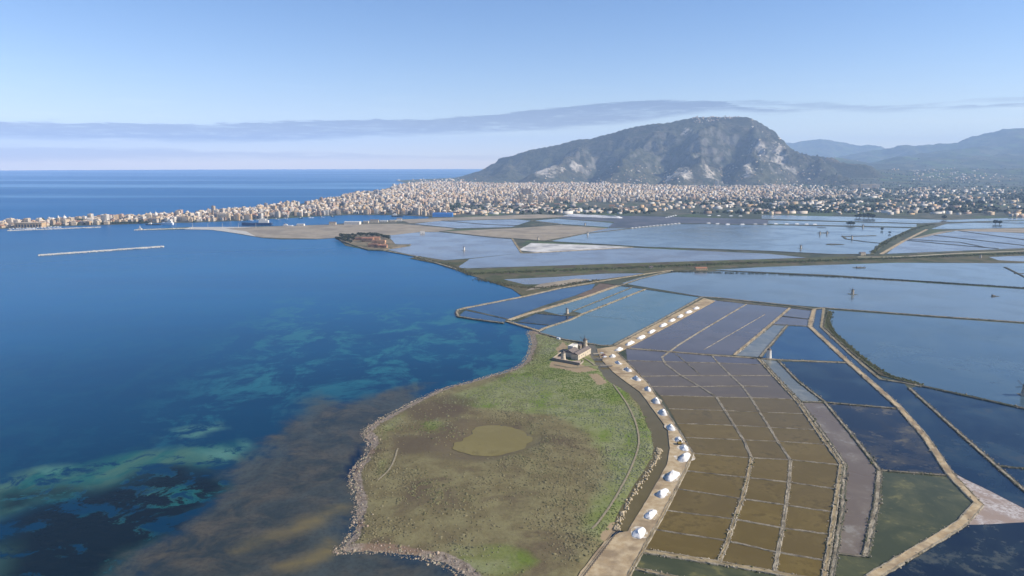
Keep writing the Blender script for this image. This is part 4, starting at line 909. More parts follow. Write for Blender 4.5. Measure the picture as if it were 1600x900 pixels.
PAINT = {'silver_paint': ((.42, .43, .45), (.45, .46, .48)), 'white_paint': ((.72, .72, .72), (.76, .76, .76)), 'dark_red_paint': ((.10, .03, .03), (.12, .04, .04))}
car(940, 552.5, .5, 'silver_paint', 'parked_car', 'silver car parked beside the canal, furthest of three'); car(943, 555.5, .5, 'dark_red_paint', 'parked_car', 'dark car parked between two pale cars by the canal'); car(945, 558.5, .5, 'white_paint', 'parked_car', 'white car parked beside the canal, nearest of three')
car(872.5, 530.5, -.6, 'white_paint', 'parked_van', 'white van parked at the pan edge behind the mill farm', 1.9, True)
# excavator on the causeway
x, y = G(1062, 694, 1.05); e = empty('excavator', (x, y, 1.05), .2)
M_yel = speckle('digger_paint', (.30, .19, .03), (.36, .24, .05), 1.0, .5, .4)
for s in (-1, 1): MB().box(0, s * 1.0, 0, 3.2, .55, .7).build('track', M_tyre, e)
MB().box(-.3, 0, .75, 2.6, 2.2, 1.1).build('body', M_yel, e); MB().box(.5, .5, 1.86, 1.1, 1.0, 1.1, 0, 0, .9).build('cab', M_glass, e)
MB().bar((.8, -.4, 1.4), (-2.6 + 5, -.4, 4.0), .4).bar((2.4, -.4, 4.0), (4.4, -.4, 2.2), .3).build('arm', M_yel, e); MB().box(4.5, -.4, 1.3, .8, 1.0, .9, 0, 0, .8).build('bucket', M_tyre, e)
tag(e, 'digger with raised arm working between two salt heaps', 'digger')
house('causeway_farmhouse', 1095, 422.5, 22, 9, 4.5, .1, M_ochre, 'long low house with red roof on the grassy causeway', 'house', 'gable', M_red, .8, None, 5)
house('hut', 1017, 419, 7, 5, 3.2, .1, M_dwall, 'tiny dark hut on the grassy causeway', 'hut', 'gable', M_tile, .8, None, 2); house('hut', 660, 364.5, 14, 9, 6, .2, M_whitew, 'white hut on the shore of the left lagoon', 'hut', 'flat', None, .8, None, 3); house('hut', 1347, 398.5, 12, 8, 5, .2, M_plaster, 'pale hut where the diagonal road meets the causeway', 'hut', 'gable', M_tile, .8, None, 2)
x, y = G(1331, 351); 
# ------------------------------------------------------------------ plants
M_leaf = speckle('scrub_leaves', (0.030, 0.042, 0.018), (0.060, 0.075, 0.028), 0.4, .9, .15); M_bark = speckle('bark', (.06, .045, .03), (.09, .07, .05), 1)
def crown_mesh(r, h, n, seed):
    rs = np.random.default_rng(seed); V = []; Fc = []
    c = []
    while len(c) < n:
        p = rs.uniform(-1, 1, 3)
        if p @ p < 1 and (p @ p > .2): c.append(p * (r, r, h))
    for p in c:
        s = r * rs.uniform(.10, .22); a = rs.normal(0, 1, (3, 3)); 
        for k in range(2):
            u = a[k] / np.linalg.norm(a[k]); v = np.cross(u, a[2]); v /= np.linalg.norm(v); b = len(V)
            V += [tuple(p + u * s), tuple(p + v * s), tuple(p - u * s), tuple(p - v * s)]; Fc.append((b, b + 1, b + 2, b + 3))
    me = bpy.data.meshes.new('crown'); me.from_pydata(V, [], Fc); me.materials.append(M_leaf); me.update(); return me
CROWNS = [crown_mesh(1, .75, 150, s) for s in range(4)]
tm = MB(); tm.lathe(0, 0, [(.09, 0), (.06, .6), (.03, 1.0)], 6).bar((0, 0, .5), (.35, .1, .95), .05).bar((0, 0, .6), (-.3, .2, 1.0), .05)
TR = tm.build('trunk', M_bark); TRM = TR.data; bpy.data.objects.remove(TR)
def tree(x, y, z, r, label, group, k=0):
    e = empty('shrubby_tree', (x, y, z), k * 1.3); c = link(bpy.data.objects.new('crown', CROWNS[k % 4]), e); c.scale = (r, r, r * .9); c.location = (0, 0, r * 1.05)
    tr = link(bpy.data.objects.new('trunk', TRM), e); tr.scale = (r * 1.2, r * 1.2, r * 1.1)
    return tag(e, label, 'tree', group)
ISL = [(527, 375), (536, 377), (545, 379), (554, 382), (563, 384.5), (571, 386.5), (577, 388), (534, 371), (543, 370), (552, 369.5), (561, 368.6), (570, 368.5), (579, 369), (588, 370), (597, 371), (604, 373), (608, 375), (549, 374.5), (557, 378), (566, 381), (541, 374)]
ISLAND = [(524, 373), (545, 382), (575, 391.5), (600, 392), (610, 389), (640, 384.5), (642, 383), (618, 383), (612, 377), (600, 370), (565, 367), (535, 369)]
struct(sheet('island_ground', rough(GL(ISLAND), 6, 2, 4), 2.2, speckle('island_soil', (.16, .12, .07), (.22, .17, .10), .1, c3=(.09, .085, .04), bigscale=.04), 2.4), 'small wooded headland with brick ruins')
ISL = [p for p in ISL if not (p[0] > 552 and p[1] > 373.5)]
k = 0
for i, (px, py) in enumerate(sorted(ISL)):
    for j in range(2):
        x, y = G(px + (j * 4 - 1), py + (j - .5) * 1.6, 2.2); tree(x, y, 2.0, random.uniform(4.5, 7.0), 'dark evergreen tree on the ruin headland, %s from its left end' % ordinal(k), 'trees on the ruin headland', k); k += 1
M_brick = speckle('orange_ruin_brick', (.46, .26, .14), (.58, .36, .21), .15, .95, .1, .5, c3=(.27, .14, .08), bigscale=.08)
for i, (px, py, L, D, H, rz, rf) in enumerate([(562, 375, 34, 10, 7, -.1, 'flat'), (575, 377.5, 30, 12, 9, -.15, 'gable'), (586, 376, 26, 10, 8, .1, 'gable'), (592, 381, 34, 12, 9, -.1, 'flat'), (585, 386, 30, 12, 7, -.2, 'flat'), (598, 387, 22, 9, 6, -.1, 'gable')]):
    house('brick_ruin', px, py, L, D, H, rz, M_brick, 'orange brick ruin on the wooded headland, %s from the left' % ORD[i], 'ruin', rf, M_red, 2.2, 'brick ruins on the headland', 4)
BUSH = ['left bush of the three on the lagoon dyke', 'middle and largest bush of the three on lagoon dyke', 'right bush of the three on the lagoon dyke', 'second tree of the dark grove at the far lagoon end', 'third tree of the dark grove at the far lagoon end', 'fourth and tallest tree of the dark far grove', 'last tree at the right end of the dark far grove', 'first tree at the left end of the dark far grove', 'lone dark tree at the end of the far sandy track', 'left one of two bushes on the far right dyke', 'right one of two bushes on the far right dyke', 'small bush at the top of the diagonal lagoon road', 'small bush lower down the diagonal lagoon road']
for i, (px, py, r) in enumerate([(1325, 351.5, 6), (1329, 351.8, 8), (1333, 351.6, 6), (1343, 340, 9), (1350, 340.5, 10), (1357, 340.2, 11), (1364, 340.6, 9), (1338, 340.4, 7), (1475, 342.6, 9), (1555, 350, 8), (1562, 350.2, 7), (1378, 360, 5), (1390, 365, 4)]):
    x, y = G(px, py, .8); tree(x, y, .7, r, BUSH[i], 'bushes on the far dykes', i)

# scrub tufts on the meadow, shore stones: uncountable
def tuft_cloud(name, X, Y, Z, S, Hh, col, mat, seed, sides=5):
    rs = np.random.default_rng(seed); n = len(X); a = rs.uniform(0, 6.28, n)
    ring = np.stack([np.stack([X + np.cos(a + 2 * np.pi * k / sides) * S * rs.uniform(.6, 1.2, n), Y + np.sin(a + 2 * np.pi * k / sides) * S * rs.uniform(.6, 1.2, n), Z - .1], 1) for k in range(sides)], 1)
    mid = np.stack([np.stack([X + np.cos(a + .5 + 2 * np.pi * k / sides) * S * .7 * rs.uniform(.6, 1.2, n), Y + np.sin(a + .5 + 2 * np.pi * k / sides) * S * .7 * rs.uniform(.6, 1.2, n), Z + Hh * rs.uniform(.5, .8, n)], 1) for k in range(sides)], 1)
    top = np.stack([X, Y, Z + Hh], 1)[:, None]
    V = np.concatenate([ring, mid, top], 1).reshape(-1, 3); m = 2 * sides + 1; base = (np.arange(n) * m)[:, None]
    tri = []
    for k in range(sides):
        k2 = (k + 1) % sides; tri += [(k, k2, sides + k), (k2, sides + k2, sides + k), (sides + k, sides + k2, 2 * sides)]
    Fc = (base[:, :, None] + np.array(tri)[None]).reshape(-1, 3)
    return mk(name, V, Fc, mat, attrs={'tint': np.repeat(col, m, 0)})
t, M_scrub = material('meadow_scrub'); t.out(t.mix(t.m('MULTIPLY', t.noise(1.2, 3, .6), .8), t.attr('tint', 'Color'), t.mix(1.0, t.attr('tint', 'Color'), (.5, .55, .5), 'MULTIPLY')), .95, .1)
N = 62000
X = rng.uniform(min(xs), max(xs), N); Y = rng.uniform(230, max(ys), N)
X, Y = X[(k_ := inside(X, Y, mead))], Y[k_]
mm = meadow_masks(X, Y); dens = fbm(X * .03, Y * .03, 61, 4); pd = sdist(X, Y, pond)
P_ = np.clip((0.18 + 2.4 * (dens - .42) + .5 * mm['green']) * (1 - mm['rocky']) * (1 - .9 * mm['mudring']) * (1 - mm['bare']), 0, 1)
P_ = np.where(pd > -4, 0, P_); farm = blob(X, Y, [[(860, 560), (900, 535), (930, 545), (950, 575), (905, 580), (862, 577)]], 3); P_ *= 1 - farm
kp = rng.uniform(0, 1, len(X)) < P_; X, Y = X[kp], Y[kp]; gm = np.clip(mm['green'][kp] + (fbm(X * .02, Y * .02, 71, 4) - .5) * 1.4, 0, 1)[:, None]
va = rng.uniform(0, 1, (len(X), 1)); sil = (fbm(X * .015, Y * .015, 91, 3)[:, None] > .5)
gcol = np.where(sil, np.array([.175, .185, .110]), np.array([.110, .145, .036])) * (0.7 + .6 * va)
dcol = np.array([.175, .145, .080]) * (0.6 + .8 * va)
struct_o = tuft_cloud('grass', X, Y, meadow_z(X, Y), np.where(rng.uniform(0, 1, len(X)) < .12, 1.7, 1.0) * rng.uniform(.35, .95, len(X)), rng.uniform(.15, .42, len(X)), dcol + (gcol - dcol) * gm, M_scrub, 5)
tag(struct_o, 'low salt-scrub tufts covering the meadow', 'scrub', None, 'stuff')
# shore rocks
n = 9000; ii = rng.integers(0, len(shore_w) - 1, n); seg = np.array(shore_w); L_ = np.hypot(*(seg[1:] - seg[:-1]).T); ii = rng.choice(len(L_), n, p=L_ / L_.sum()); tt = rng.uniform(0, 1, n)
P0 = seg[ii] + (seg[ii + 1] - seg[ii]) * tt[:, None]; dr = seg[ii + 1] - seg[ii]; nn = np.stack([-dr[:, 1], dr[:, 0]], 1) / (L_[ii][:, None] + 1e-9)
P0 = P0 + nn * rng.gamma(1.4, 1.6, n)[:, None] * np.where(rng.uniform(0, 1, n) < .22, -.35, 1)[:, None]
X, Y = P0[:, 0], P0[:, 1]; zz = np.where(inside(X, Y, mead), meadow_z(X, Y), -0.05); sc = rng.gamma(2, .13, n) + .12
rcol = np.array([.30, .24, .17]) * rng.uniform(.45, 1.25, (n, 1)) * rng.uniform(.93, 1.07, (n, 3))
t, M_rock = material('shore_rock'); t.out(t.attr('tint', 'Color'), .95, .15)
tag(tuft_cloud('shore_rocks', X, Y, zz, sc, sc * .6, rcol, M_rock, 8, 4), 'broken brown rocks strewn along the meadow shore', 'rocks', None, 'stuff')
ed = [e_ for e_ in EDGE if rng.uniform() < .75]; n = len(ed); k_ = rng.uniform(0, 1, n) < .3
hh_ = np.array([e_[2] for e_ in ed]); sc = np.where(hh_ < .6, .55, 1.0) * (rng.gamma(2, .13, n) + .12)
ecol = np.where(k_[:, None], np.array([.075, .080, .035]), np.where(np.array([e_[3] in ('dark', 'stone') for e_ in ed])[:, None], np.array([.22, .19, .14]), np.array([.36, .30, .21]))) * rng.uniform(.5, 1.25, (n, 1))
tag(tuft_cloud('dyke_rubble', np.array([e_[0] for e_ in ed]), np.array([e_[1] for e_ in ed]), .62 + .62 * hh_ * rng.uniform(.1, 1.05, n), sc, sc * .9, ecol, M_rock, 12, 4), 'loose stones and weeds along the edges of pan dykes', 'rubble', None, 'stuff')
# pale rubble blocks on the canal's meadow bank
cb = np.array(smooth_line(GL([(1033, 703), (1031, 716), (1022, 732), (1005, 758), (990, 781), (975, 808), (967, 830)]), 2)); n = 260
ii = rng.integers(0, len(cb) - 1, n); P0 = cb[ii] + (cb[ii + 1] - cb[ii]) * rng.uniform(0, 1, (n, 1)) + rng.normal(0, .9, (n, 2)) - (1.6, 0)
tag(tuft_cloud('bank_rubble', P0[:, 0], P0[:, 1], np.full(n, .7), rng.uniform(.4, 1.1, n), rng.uniform(.4, 1.0, n), np.array([.42, .34, .22]) * rng.uniform(.7, 1.15, (n, 1)), M_rock, 9, 4), 'pale rubble heaped along the canal bank', 'rubble', None, 'stuff')
# bushes on the banks round the right lagoon and the causeway
def bank_bushes(name, pts, n, wid, hmax, label, seed, cols=((.05, .06, .02), (.11, .10, .05)), z=1.0):
    rs = np.random.default_rng(seed); q = np.array(smooth_line(GL(pts), 2)); L = np.hypot(*(q[1:] - q[:-1]).T); i = rs.choice(len(L), n, p=L / L.sum())
    p = q[i] + (q[i + 1] - q[i]) * rs.uniform(0, 1, (n, 1)) + rs.normal(0, wid, (n, 2)); s = rs.uniform(.5, 1.4, n) * hmax
    col = np.array(cols[0]) + (np.array(cols[1]) - cols[0]) * rs.uniform(0, 1, (n, 1))
    return tag(tuft_cloud(name, p[:, 0], p[:, 1], np.full(n, z), s, s * .8, col, M_scrub, seed), label, 'scrub', None, 'stuff')
bank_bushes('undergrowth', [(1297, 488), (1292, 512), (1335, 551), (1382, 586), (1412, 595), (1440, 602)], 1100, 1.6, 1.0, 'rough bushes along the curving bank of right lagoon', 21)
bank_bushes('undergrowth', [(740, 428), (850, 424), (960, 420), (1100, 414), (1250, 409), (1400, 404), (1600, 396)], 2600, 6, 1.6, 'scrub covering the long grassy causeway', 22, ((.04, .05, .02), (.10, .10, .04)))
bank_bushes('undergrowth', [(745, 436), (800, 448), (850, 452), (930, 438)], 500, 5, 1.2, 'scrub on the spit beside the blue pans', 23, ((.04, .045, .02), (.10, .08, .04)), .7)
bank_bushes('undergrowth', [(1362, 397), (1380, 380), (1432, 356), (1458, 351)], 500, 4, 1.8, 'scrub along the diagonal lagoon road', 24, ((.04, .05, .02), (.09, .09, .04)), 1.2)
bank_bushes('undergrowth', [(1050, 425), (1300, 432), (1620, 452), (1740, 460)], 900, 1.5, 1.2, 'scrub on the long dark dyke', 25, ((.03, .035, .018), (.07, .07, .035)), 1.3)
bank_bushes('undergrowth', [(650, 402), (680, 411), (700, 413), (715, 420), (738, 430)], 500, 5, 1.5, 'scrub on the shoreline spit by the sea', 26, ((.04, .045, .02), (.12, .10, .05)), .8)

# ------------------------------------------------------------------ harbour works
M_conc = speckle('harbour_concrete', (.40, .37, .32), (.50, .47, .41), .2, .9, .2)
M_block = speckle('pale_breakwater_stone', (.46, .43, .38), (.60, .57, .51), .3, .95, .2, .6)
def breakwater(name, pts, w, h, label, block=True):
    a, b = G(*pts[0]), G(*pts[1]); e = empty(name, (*a, 0)); L = math.hypot(b[0] - a[0], b[1] - a[1]); r = math.atan2(b[1] - a[1], b[0] - a[0]); e.rotation_euler = (0, 0, r)
    MB().box(L / 2, 0, -.5, L, w * .5, h).build('core', M_conc, e)
    if block:
        rs = random.Random(3); m = MB()
        for i in range(int(L / 2.2)):
            for s in (-1, 0, 1):
                m.box(i * 2.2 + rs.uniform(0, 2), s * w * .36 + rs.uniform(-1, 1), rs.uniform(-.4, h - 1.9), rs.uniform(1.6, 2.8), rs.uniform(1.6, 2.8), rs.uniform(1.4, 2.4), rs.uniform(0, 3))
        tag(m.build('armour_blocks', M_block, e), kind='stuff')
    return tag(e, label, 'breakwater')
breakwater('breakwater', [(60, 400), (256, 386)], 9, 3.6, 'long pale detached breakwater lying in the open bay')
breakwater('pier', [(12, 361), (157, 355.5)], 8, 3.0, 'low stone mole in front of the marina at left'); breakwater('pier', [(210, 360), (300, 357)], 7, 2.8, 'thin harbour mole ending in a small beacon')
def beacon(px, py, h, label):
    x, y = G(px, py, 2); e = empty('harbour_beacon', (x, y, 2)); MB().box(0, 0, 0, 9, 7, 4).build('base', M_conc, e)
    MB().lathe(0, 0, [(1.4, 4), (1.0, h), (1.6, h), (1.6, h + .4), (.8, h + .4), (.8, h + 2), (.1, h + 3)], 10).build('tower', M_whitew, e); return tag(e, label, 'beacon')
beacon(219, 358.6, 9, 'white beacon at the tip of the thin harbour mole')
def ship(px, py, L, W, H, rz, hullc, label, kind='ship', sup=.35, z=0.0):
    x, y = G(px, py, z); e = empty(kind, (x, y, z), rz); V = []; Fc = []
    st = [(-.5, .8), (-.46, 1), (.2, 1), (.38, .7), (.5, .05)]
    for q, w in st: 
        for zz_, k_ in ((-.6, .72), (H * (1.0 if q < .3 else 1.18), 1.0)): V += [(q * L, -w * W / 2 * k_, zz_), (q * L, w * W / 2 * k_, zz_)]
    for i in range(len(st) - 1):
        a = i * 4; b = a + 4; Fc += [(a, b, b + 2, a + 2), (a + 1, a + 3, b + 3, b + 1), (a + 2, b + 2, b + 3, a + 3), (a, a + 1, b + 1, b)]
    Fc += [(0, 2, 3, 1), (len(V) - 4, len(V) - 3, len(V) - 1, len(V) - 2)]
    mk('hull', V, Fc, hullc, parent=e)
    MB().box(-L * .22, 0, H + .02, L * sup, W * .8, H * .9).box(-L * .2, 0, H * 1.93, L * sup * .6, W * .65, H * .6).build('superstructure', M_whitew, e)
    MB().box(-L * .3, 0, H * 2.5, L * .05, W * .25, H * .8).build('funnel', M_wood, e); MB().bar((L * .02, 0, H), (L * .02, 0, H * 3.6), max(.25, L * .006)).build('mast', M_conc, e)
    return tag(e, label, kind if kind != 'ship' else 'ship', 'vessels in the harbour')
M_navy = speckle('blue_hull_paint', (.03, .07, .14), (.045, .09, .17), .1, .5, .4); M_hullw = speckle('white_hull_paint', (.66, .66, .66), (.72, .72, .72), .2, .5, .4); M_dhull = speckle('dark_hull_paint', (.03, .035, .04), (.05, .055, .06), .2, .5, .4)
ship(402, 352.3, 100, 16, 9, math.pi + .05, M_navy, 'long dark blue ship moored behind the sandy mole', sup=.3); ship(621, 338.6, 45, 10, 5, .1, M_dhull, 'dark tug-like boat in the inner harbour')
ship(262, 351, 40, 10, 7, math.pi - .1, M_hullw, 'white ferry berthed at the old town quay'); ship(240, 351.5, 50, 10, 3, .05, M_dhull, 'low grey vessel beside the white ferry', sup=.2); ship(450, 353.5, 35, 8, 3, 0, M_hullw, 'white yacht at the sandy quay of the inner harbour')
for i, px in enumerate(np.linspace(16, 92, 15)):
    ship(px, 358.6 - (px - 16) * .038 + random.uniform(-.5, .4), random.uniform(12, 20), 4, 1.6, random.uniform(-.5, .5), M_hullw, 'small white yacht in the left marina, %s along the row' % ORD[i], 'yacht', .4)
for i, px in enumerate([380, 392, 405, 418, 432, 446, 470, 486, 503, 520]):
    ship(px, 345.4 - (px - 380) * .045, 18, 4, 1.8, random.uniform(-.4, .4), M_hullw if i % 3 else M_dhull, 'small boat moored along the inner quay, %s from left' % ORD[i], 'boat', .4)
# lamp masts on the sandy mole
for i, px in enumerate((301, 325, 348, 373, 400)):
    x, y = G(px, 356, 1); e = empty('lamp_mast', (x, y, .5)); MB().lathe(0, 0, [(.45, 0), (.25, 14)], 6).build('pole', M_whitew, e); MB().box(0, 0, 14, 2.6, 1.2, .5).build('lamp_head', M_conc, e)
    tag(e, 'tall lamp mast on the sandy mole, %s from its tip' % ORD[i], 'lamp', 'lamp masts on the mole')
house('warehouse', 551, 350.5, 52, 22, 9, -.06, M_whitew, 'white flat warehouse with shaded end on the sandy quay', 'warehouse', 'flat', M_whitew, .8, None, 6)
M_bluem = speckle('blue_cladding', (.05, .20, .52), (.06, .24, .58), .2, .6, .3)
house('warehouse', 692, 338.6, 76, 26, 14, 0, M_bluem, 'bright blue dockside shed with white end', 'warehouse', 'flat', M_bluem, .8, None, 8)
for i, (px, py, L) in enumerate([(585, 347.5, 30), (600, 346.5, 26), (614, 345.8, 22), (624, 345, 18), (572, 348.6, 18), (470, 352.6, 24), (520, 351, 22)]):
    house('quay_shed', px, py, L, 12, random.uniform(4, 8), random.uniform(-.1, .1), M_whitew if i % 2 else M_plaster, 'low pale shed on the sandy quay, %s of the row' % ORD[i], 'shed', 'gable' if i % 3 == 0 else 'flat', M_tile if i % 3 == 0 else M_whitew, .8, 'sheds on the sandy quay', 3)

# ------------------------------------------------------------------ the town
FAC = [('cream', (.52, .41, .28)), ('white', (.60, .54, .46)), ('ochre', (.48, .32, .17)), ('pinkish', (.48, .33, .24)), ('grey', (.34, .30, .27)), ('sandy', (.46, .35, .23)), ('brown', (.28, .19, .13)), ('pale', (.55, .46, .36))]
FMATS = [speckle('facade_' + n_, tuple(.93 * q for q in c_), tuple(min(.8, 1.05 * q) for q in c_), .12, .9, .15, c3=tuple(.8 * q for q in c_), bigscale=.05) for n_, c_ in FAC]
town_poly = GL([(-70, 360.5), (0, 357), (75, 353), (157, 351.3), (232, 348), (300, 347), (375, 344), (400, 342), (450, 340), (500, 337), (550, 335), (625, 335.5), (672, 337.5), (720, 335), (800, 334), (900, 331), (1000, 329), (1100, 326), (1200, 322), (1300, 317), (1330, 309), (1260, 298), (1230, 291), (1130, 293), (1000, 290), (900, 287), (760, 288), (690, 285), (640, 287.5), (615, 292.5), (598, 300), (553, 303), (533, 309), (503, 314), (477, 319), (400, 326), (300, 334), (225, 339), (100, 344), (0, 348), (-85, 351)])
bxs = np.array(town_poly)
B = []                                      # x, y, w, d, h, rz, colour
ys0 = bxs[:, 1].min(); ymax = bxs[:, 1].max(); y = ys0
rs = np.random.default_rng(17)
while y < ymax:
    row = 22 + (y - 2200) * .002
    x0, x1 = bxs[:, 0].min(), bxs[:, 0].max(); cx = np.arange(x0, x1, row * .92)
    cy = np.full(cx.shape, y); px_ = cx + rs.uniform(-11, 11, cx.shape) + 30 * np.sin(cy * .013); py_ = cy + rs.uniform(-9, 9, cx.shape) + 26 * np.sin(cx * .008 + cy * .004)
    okk = inside(px_, py_, town_poly)
    for X_, Y_ in zip(px_[okk], py_[okk]): B.append((X_, Y_, row))
    y += row * 1.12
BX = np.array([b[0] for b in B]); BY = np.array([b[1] for b in B]); BR = np.array([b[2] for b in B])
dn = fbm(BX * .004, BY * .004, 123, 3); edge = sdist(BX, BY, town_poly)
u_, _v = np.array([TOPX(a, b, 0) for a, b in zip(BX, BY)]).T
ind = (u_ > 700) & (_v > 318 - np.clip((u_ - 800) * .016, 0, 9))                # low industrial fringe towards the pans
street = (np.abs(((BX + BY * .25) / 190) % 1 - .5) > .44) | (fbm(BX * .011, BY * .011, 321, 3) < .36)
prob = np.where(ind, np.where(u_ > 850, .10, .30), np.where(dn > .30, .93, .4)); prob = np.where(street & (u_ > 420), prob * .12, prob); keep = rs.uniform(0, 1, len(BX)) < prob
BX, BY, BR, u_, _v, ind, dn = [q[keep] for q in (BX, BY, BR, u_, _v, ind, dn)]
n = len(BX); old = u_ < 400
BW = BR * rs.uniform(.42, .74, n); BD = BR * rs.uniform(.42, .70, n)
BH = np.where(old, rs.uniform(7, 14, n), rs.uniform(8, 19, n)) + np.where(rs.uniform(0, 1, n) < .10, rs.uniform(4, 14, n), 0)
BH = np.where(ind, rs.uniform(4, 10, n), BH); BW = np.where(ind, BW * 1.6, BW)
BH *= np.where((u_ > 760) & ~ind & (_v < 312), .92, 1.0); BH = np.where(u_ < 130, BH * .72, BH)
RZ_ = .12 * np.sin(BX * .002) + rs.normal(0, .10, n) + np.where(rs.uniform(0, 1, n) < .3, rs.uniform(-.5, .5, n), 0)
BC = rs.choice(8, n, p=[.22, .19, .11, .10, .09, .13, .04, .12]); GZ = ground_z(BX, BY)
# hand-placed landmarks along the water
LM = [(165, 349.2, 20, 18, 30, 1, 'tall square white tower block standing above the old town quay'), (17, 352, 18, 16, 22, 7, 'pale block with raised roof storey near the left edge'), (290, 346, 26, 18, 17, 5, 'sandy palace block next to the church spire'), (350, 344, 42, 18, 24, 0, 'wide cream apartment slab above the inner quay'), (341, 343.5, 20, 18, 26, 4, 'dark grey tower beside the wide cream slab'),
      (371, 344.3, 16, 14, 22, 2, 'narrow orange-ochre block on the inner quay'), (388, 343.8, 24, 16, 20, 2, 'broad ochre block on the inner quay'), (822, 306, 60, 20, 42, 6, 'dark brown slab rising from the middle of town'), (815, 317, 18, 18, 46, 5, 'tallest sandy tower of the new town group'), (829, 317, 24, 18, 44, 0, 'cream twin tower beside the tallest sandy tower'), (845, 316.5, 30, 18, 40, 7, 'pale slab tower right of the twin towers'), (1120, 291.5, 26, 26, 52, 1, 'lone white tower block under the quarry'),
      (1352, 295, 90, 26, 36, 0, 'long cream slab on the rise at right, left one'), (1366, 294.5, 70, 26, 34, 7, 'long pale slab on the rise at right, right one'), (1333, 296, 60, 24, 34, 0, 'cream slab at the left of the rise')]
# what shows largest: screen-space visibility from the front
score = np.zeros(n); tops = np.full(2200, 1e9); order = np.argsort(BY)
for i in order:
    a, b_ = TOPX(BX[i] - BW[i] / 2, BY[i], 0)[0] + 300, TOPX(BX[i] + BW[i] / 2, BY[i], 0)[0] + 300
    if b_ < 300 or a > 1900: continue
    yb = TOPX(BX[i], BY[i] - BD[i] / 2, GZ[i])[1]; yt = TOPX(BX[i], BY[i], GZ[i] + BH[i])[1]
    s_ = slice(int(a), max(int(a) + 1, int(b_)))
    vis = np.clip(np.minimum(tops[s_], yb) - yt, 0, None).mean(); score[i] = vis * max(1, b_ - a); tops[s_] = np.minimum(tops[s_], yt)
pick = set(np.argsort(-score)[:285])
def facade_windows(w, d, h, m=None):
    m = m or MB(); nf = max(1, int(h / 3.3))
    for f in range(nf):
        z = 1.0 + f * (h - .6) / nf
        for sx_, L, o in ((0, w, d / 2), (1, d, w / 2)):
            k = max(2, int(L / 3.4))
            for q in range(k):
                c_ = (-.5 + (q + .5) / k) * L
                for s in (-1, 1):
                    e_ = s * (o + .06); g = .55
                    if sx_ == 0: m.quad((c_ - g * s * -1, e_, z), (c_ + g * s * -1, e_, z), (c_ + g * s * -1, e_, z + 1.7), (c_ - g * s * -1, e_, z + 1.7))
                    else: m.quad((e_, c_ - g * s, z), (e_, c_ + g * s, z), (e_, c_ + g * s, z + 1.7), (e_, c_ - g * s, z + 1.7))
    return m
def town_building(x, y, z, w, d, h, rz, ci, label, group, name='town_building'):
    e = empty(name, (x, y, z - .3), rz); rr = random.Random(int(x * 3 + y))
    MB().box(0, 0, -1, w, d, h + 1).build('wall', FMATS[ci], e)
    if rr.random() < .25 and h < 16: MB().gable(0, 0, h + .01, w, d, d * .2).build('roof', M_red if rr.random() < .4 else M_tile, e)
    else:
        m = MB(); m.box(0, -d / 2 + .2, h + .003, w, .4, .9); m.box(0, d / 2 - .2, h + .003, w, .4, .9); m.box(-w / 2 + .2, 0, h + .003, .4, d - .82, .9); m.box(w / 2 - .2, 0, h + .003, .4, d - .82, .9)
        m.build('parapet', FMATS[ci], e); MB().box(rr.uniform(-.2, .2) * w, rr.uniform(-.15, .15) * d, h + .003, w * .3, d * .35, 2.6).build('stair_head', FMATS[(ci + 1) % 8], e)
    tag(facade_windows(w, d, h).build('windows', M_glass, e), kind='stuff')
    if h > 12:
        m = MB(); nf = int(h / 3.3)
        for f in range(1, nf): m.box(0, -d / 2 - .55, f * h / nf, w * .6, 1.0, .9)
        tag(m.build('balconies', FMATS[1], e), kind='stuff')
    return tag(e, label, 'building', group)
HW = lambda h: 'low' if h < 9 else 'mid-height' if h < 15 else 'tall' if h < 21 else 'very tall'
cnt = {}
for i in sorted(pick, key=lambda q: u_[q]):
    zone = 'the old town peninsula' if u_[i] < 400 else 'the inner harbour front' if u_[i] < 700 else 'the pan-side fringe' if ind[i] else 'the new town'
    key = (FAC[BC[i]][0], HW(BH[i]), zone); cnt[key] = cnt.get(key, 0) + 1
    town_building(BX[i], BY[i], GZ[i], BW[i], BD[i], BH[i], RZ_[i], BC[i], '%s %s building in %s, %s such from left' % (key[1], key[0], zone, ordinal(cnt[key] - 1)), 'town buildings')
for px, py, w, d, h, ci, lab in LM:
    x, y = G(px, py, .5); z = float(ground_z(x, y)[0]); town_building(x, y, z, w, d, h, .05, ci, lab, None, 'tower_block' if h > 25 else 'town_building')
# churches
def church(px, py, h, label, dome=True):
    x, y = G(px, py, .5); e = empty('church', (x, y, .4), .1)
    MB().box(0, 6, 0, 16, 34, h * .55).build('nave', FMATS[5], e); MB().gable(0, 6, h * .55 + .01, 16, 34, 4).build('roof', M_tile, e)
    MB().box(-10.2, -10, 0, 6, 6, h * .8).build('bell_tower', FMATS[0], e); MB().lathe(-10.2, -10, [(3.4, h * .8), (2.4, h * .95), (.2, h * 1.15)], 8).build('spire', M_whitew, e)
    if dome: MB().lathe(0, 8, [(6, h * .55), (6, h * .72), (5.2, h * .86), (3, h * .97), (.8, h * 1.0), (.6, h * 1.12), (.05, h * 1.2)], 16).build('dome', M_whitew, e, True)
    return tag(e, label, 'church')
church(243, 345.5, 30, 'church with pale dome and spire above the old quay'); church(100, 349.5, 26, 'church with white pointed dome in the left old town'); church(520, 322, 34, 'domed church among the dense old town roofs')
# long arcaded barracks
x, y = G(48, 355.5, .5); e = empty('arcade_building', (x, y, .4), .04); MB().box(0, 0, 0, 84, 22, 15).build('wall', FMATS[2], e); MB().box(0, 0, 15.003, 86, 23, .8).build('cornice', FMATS[5], e)
for k in range(9): MB().box(-36 + k * 9, -11.05, 2, 5, .3, 9).build('arch_opening', M_glass, e)
tag(e, 'long ochre arcaded building behind the left marina', 'building')
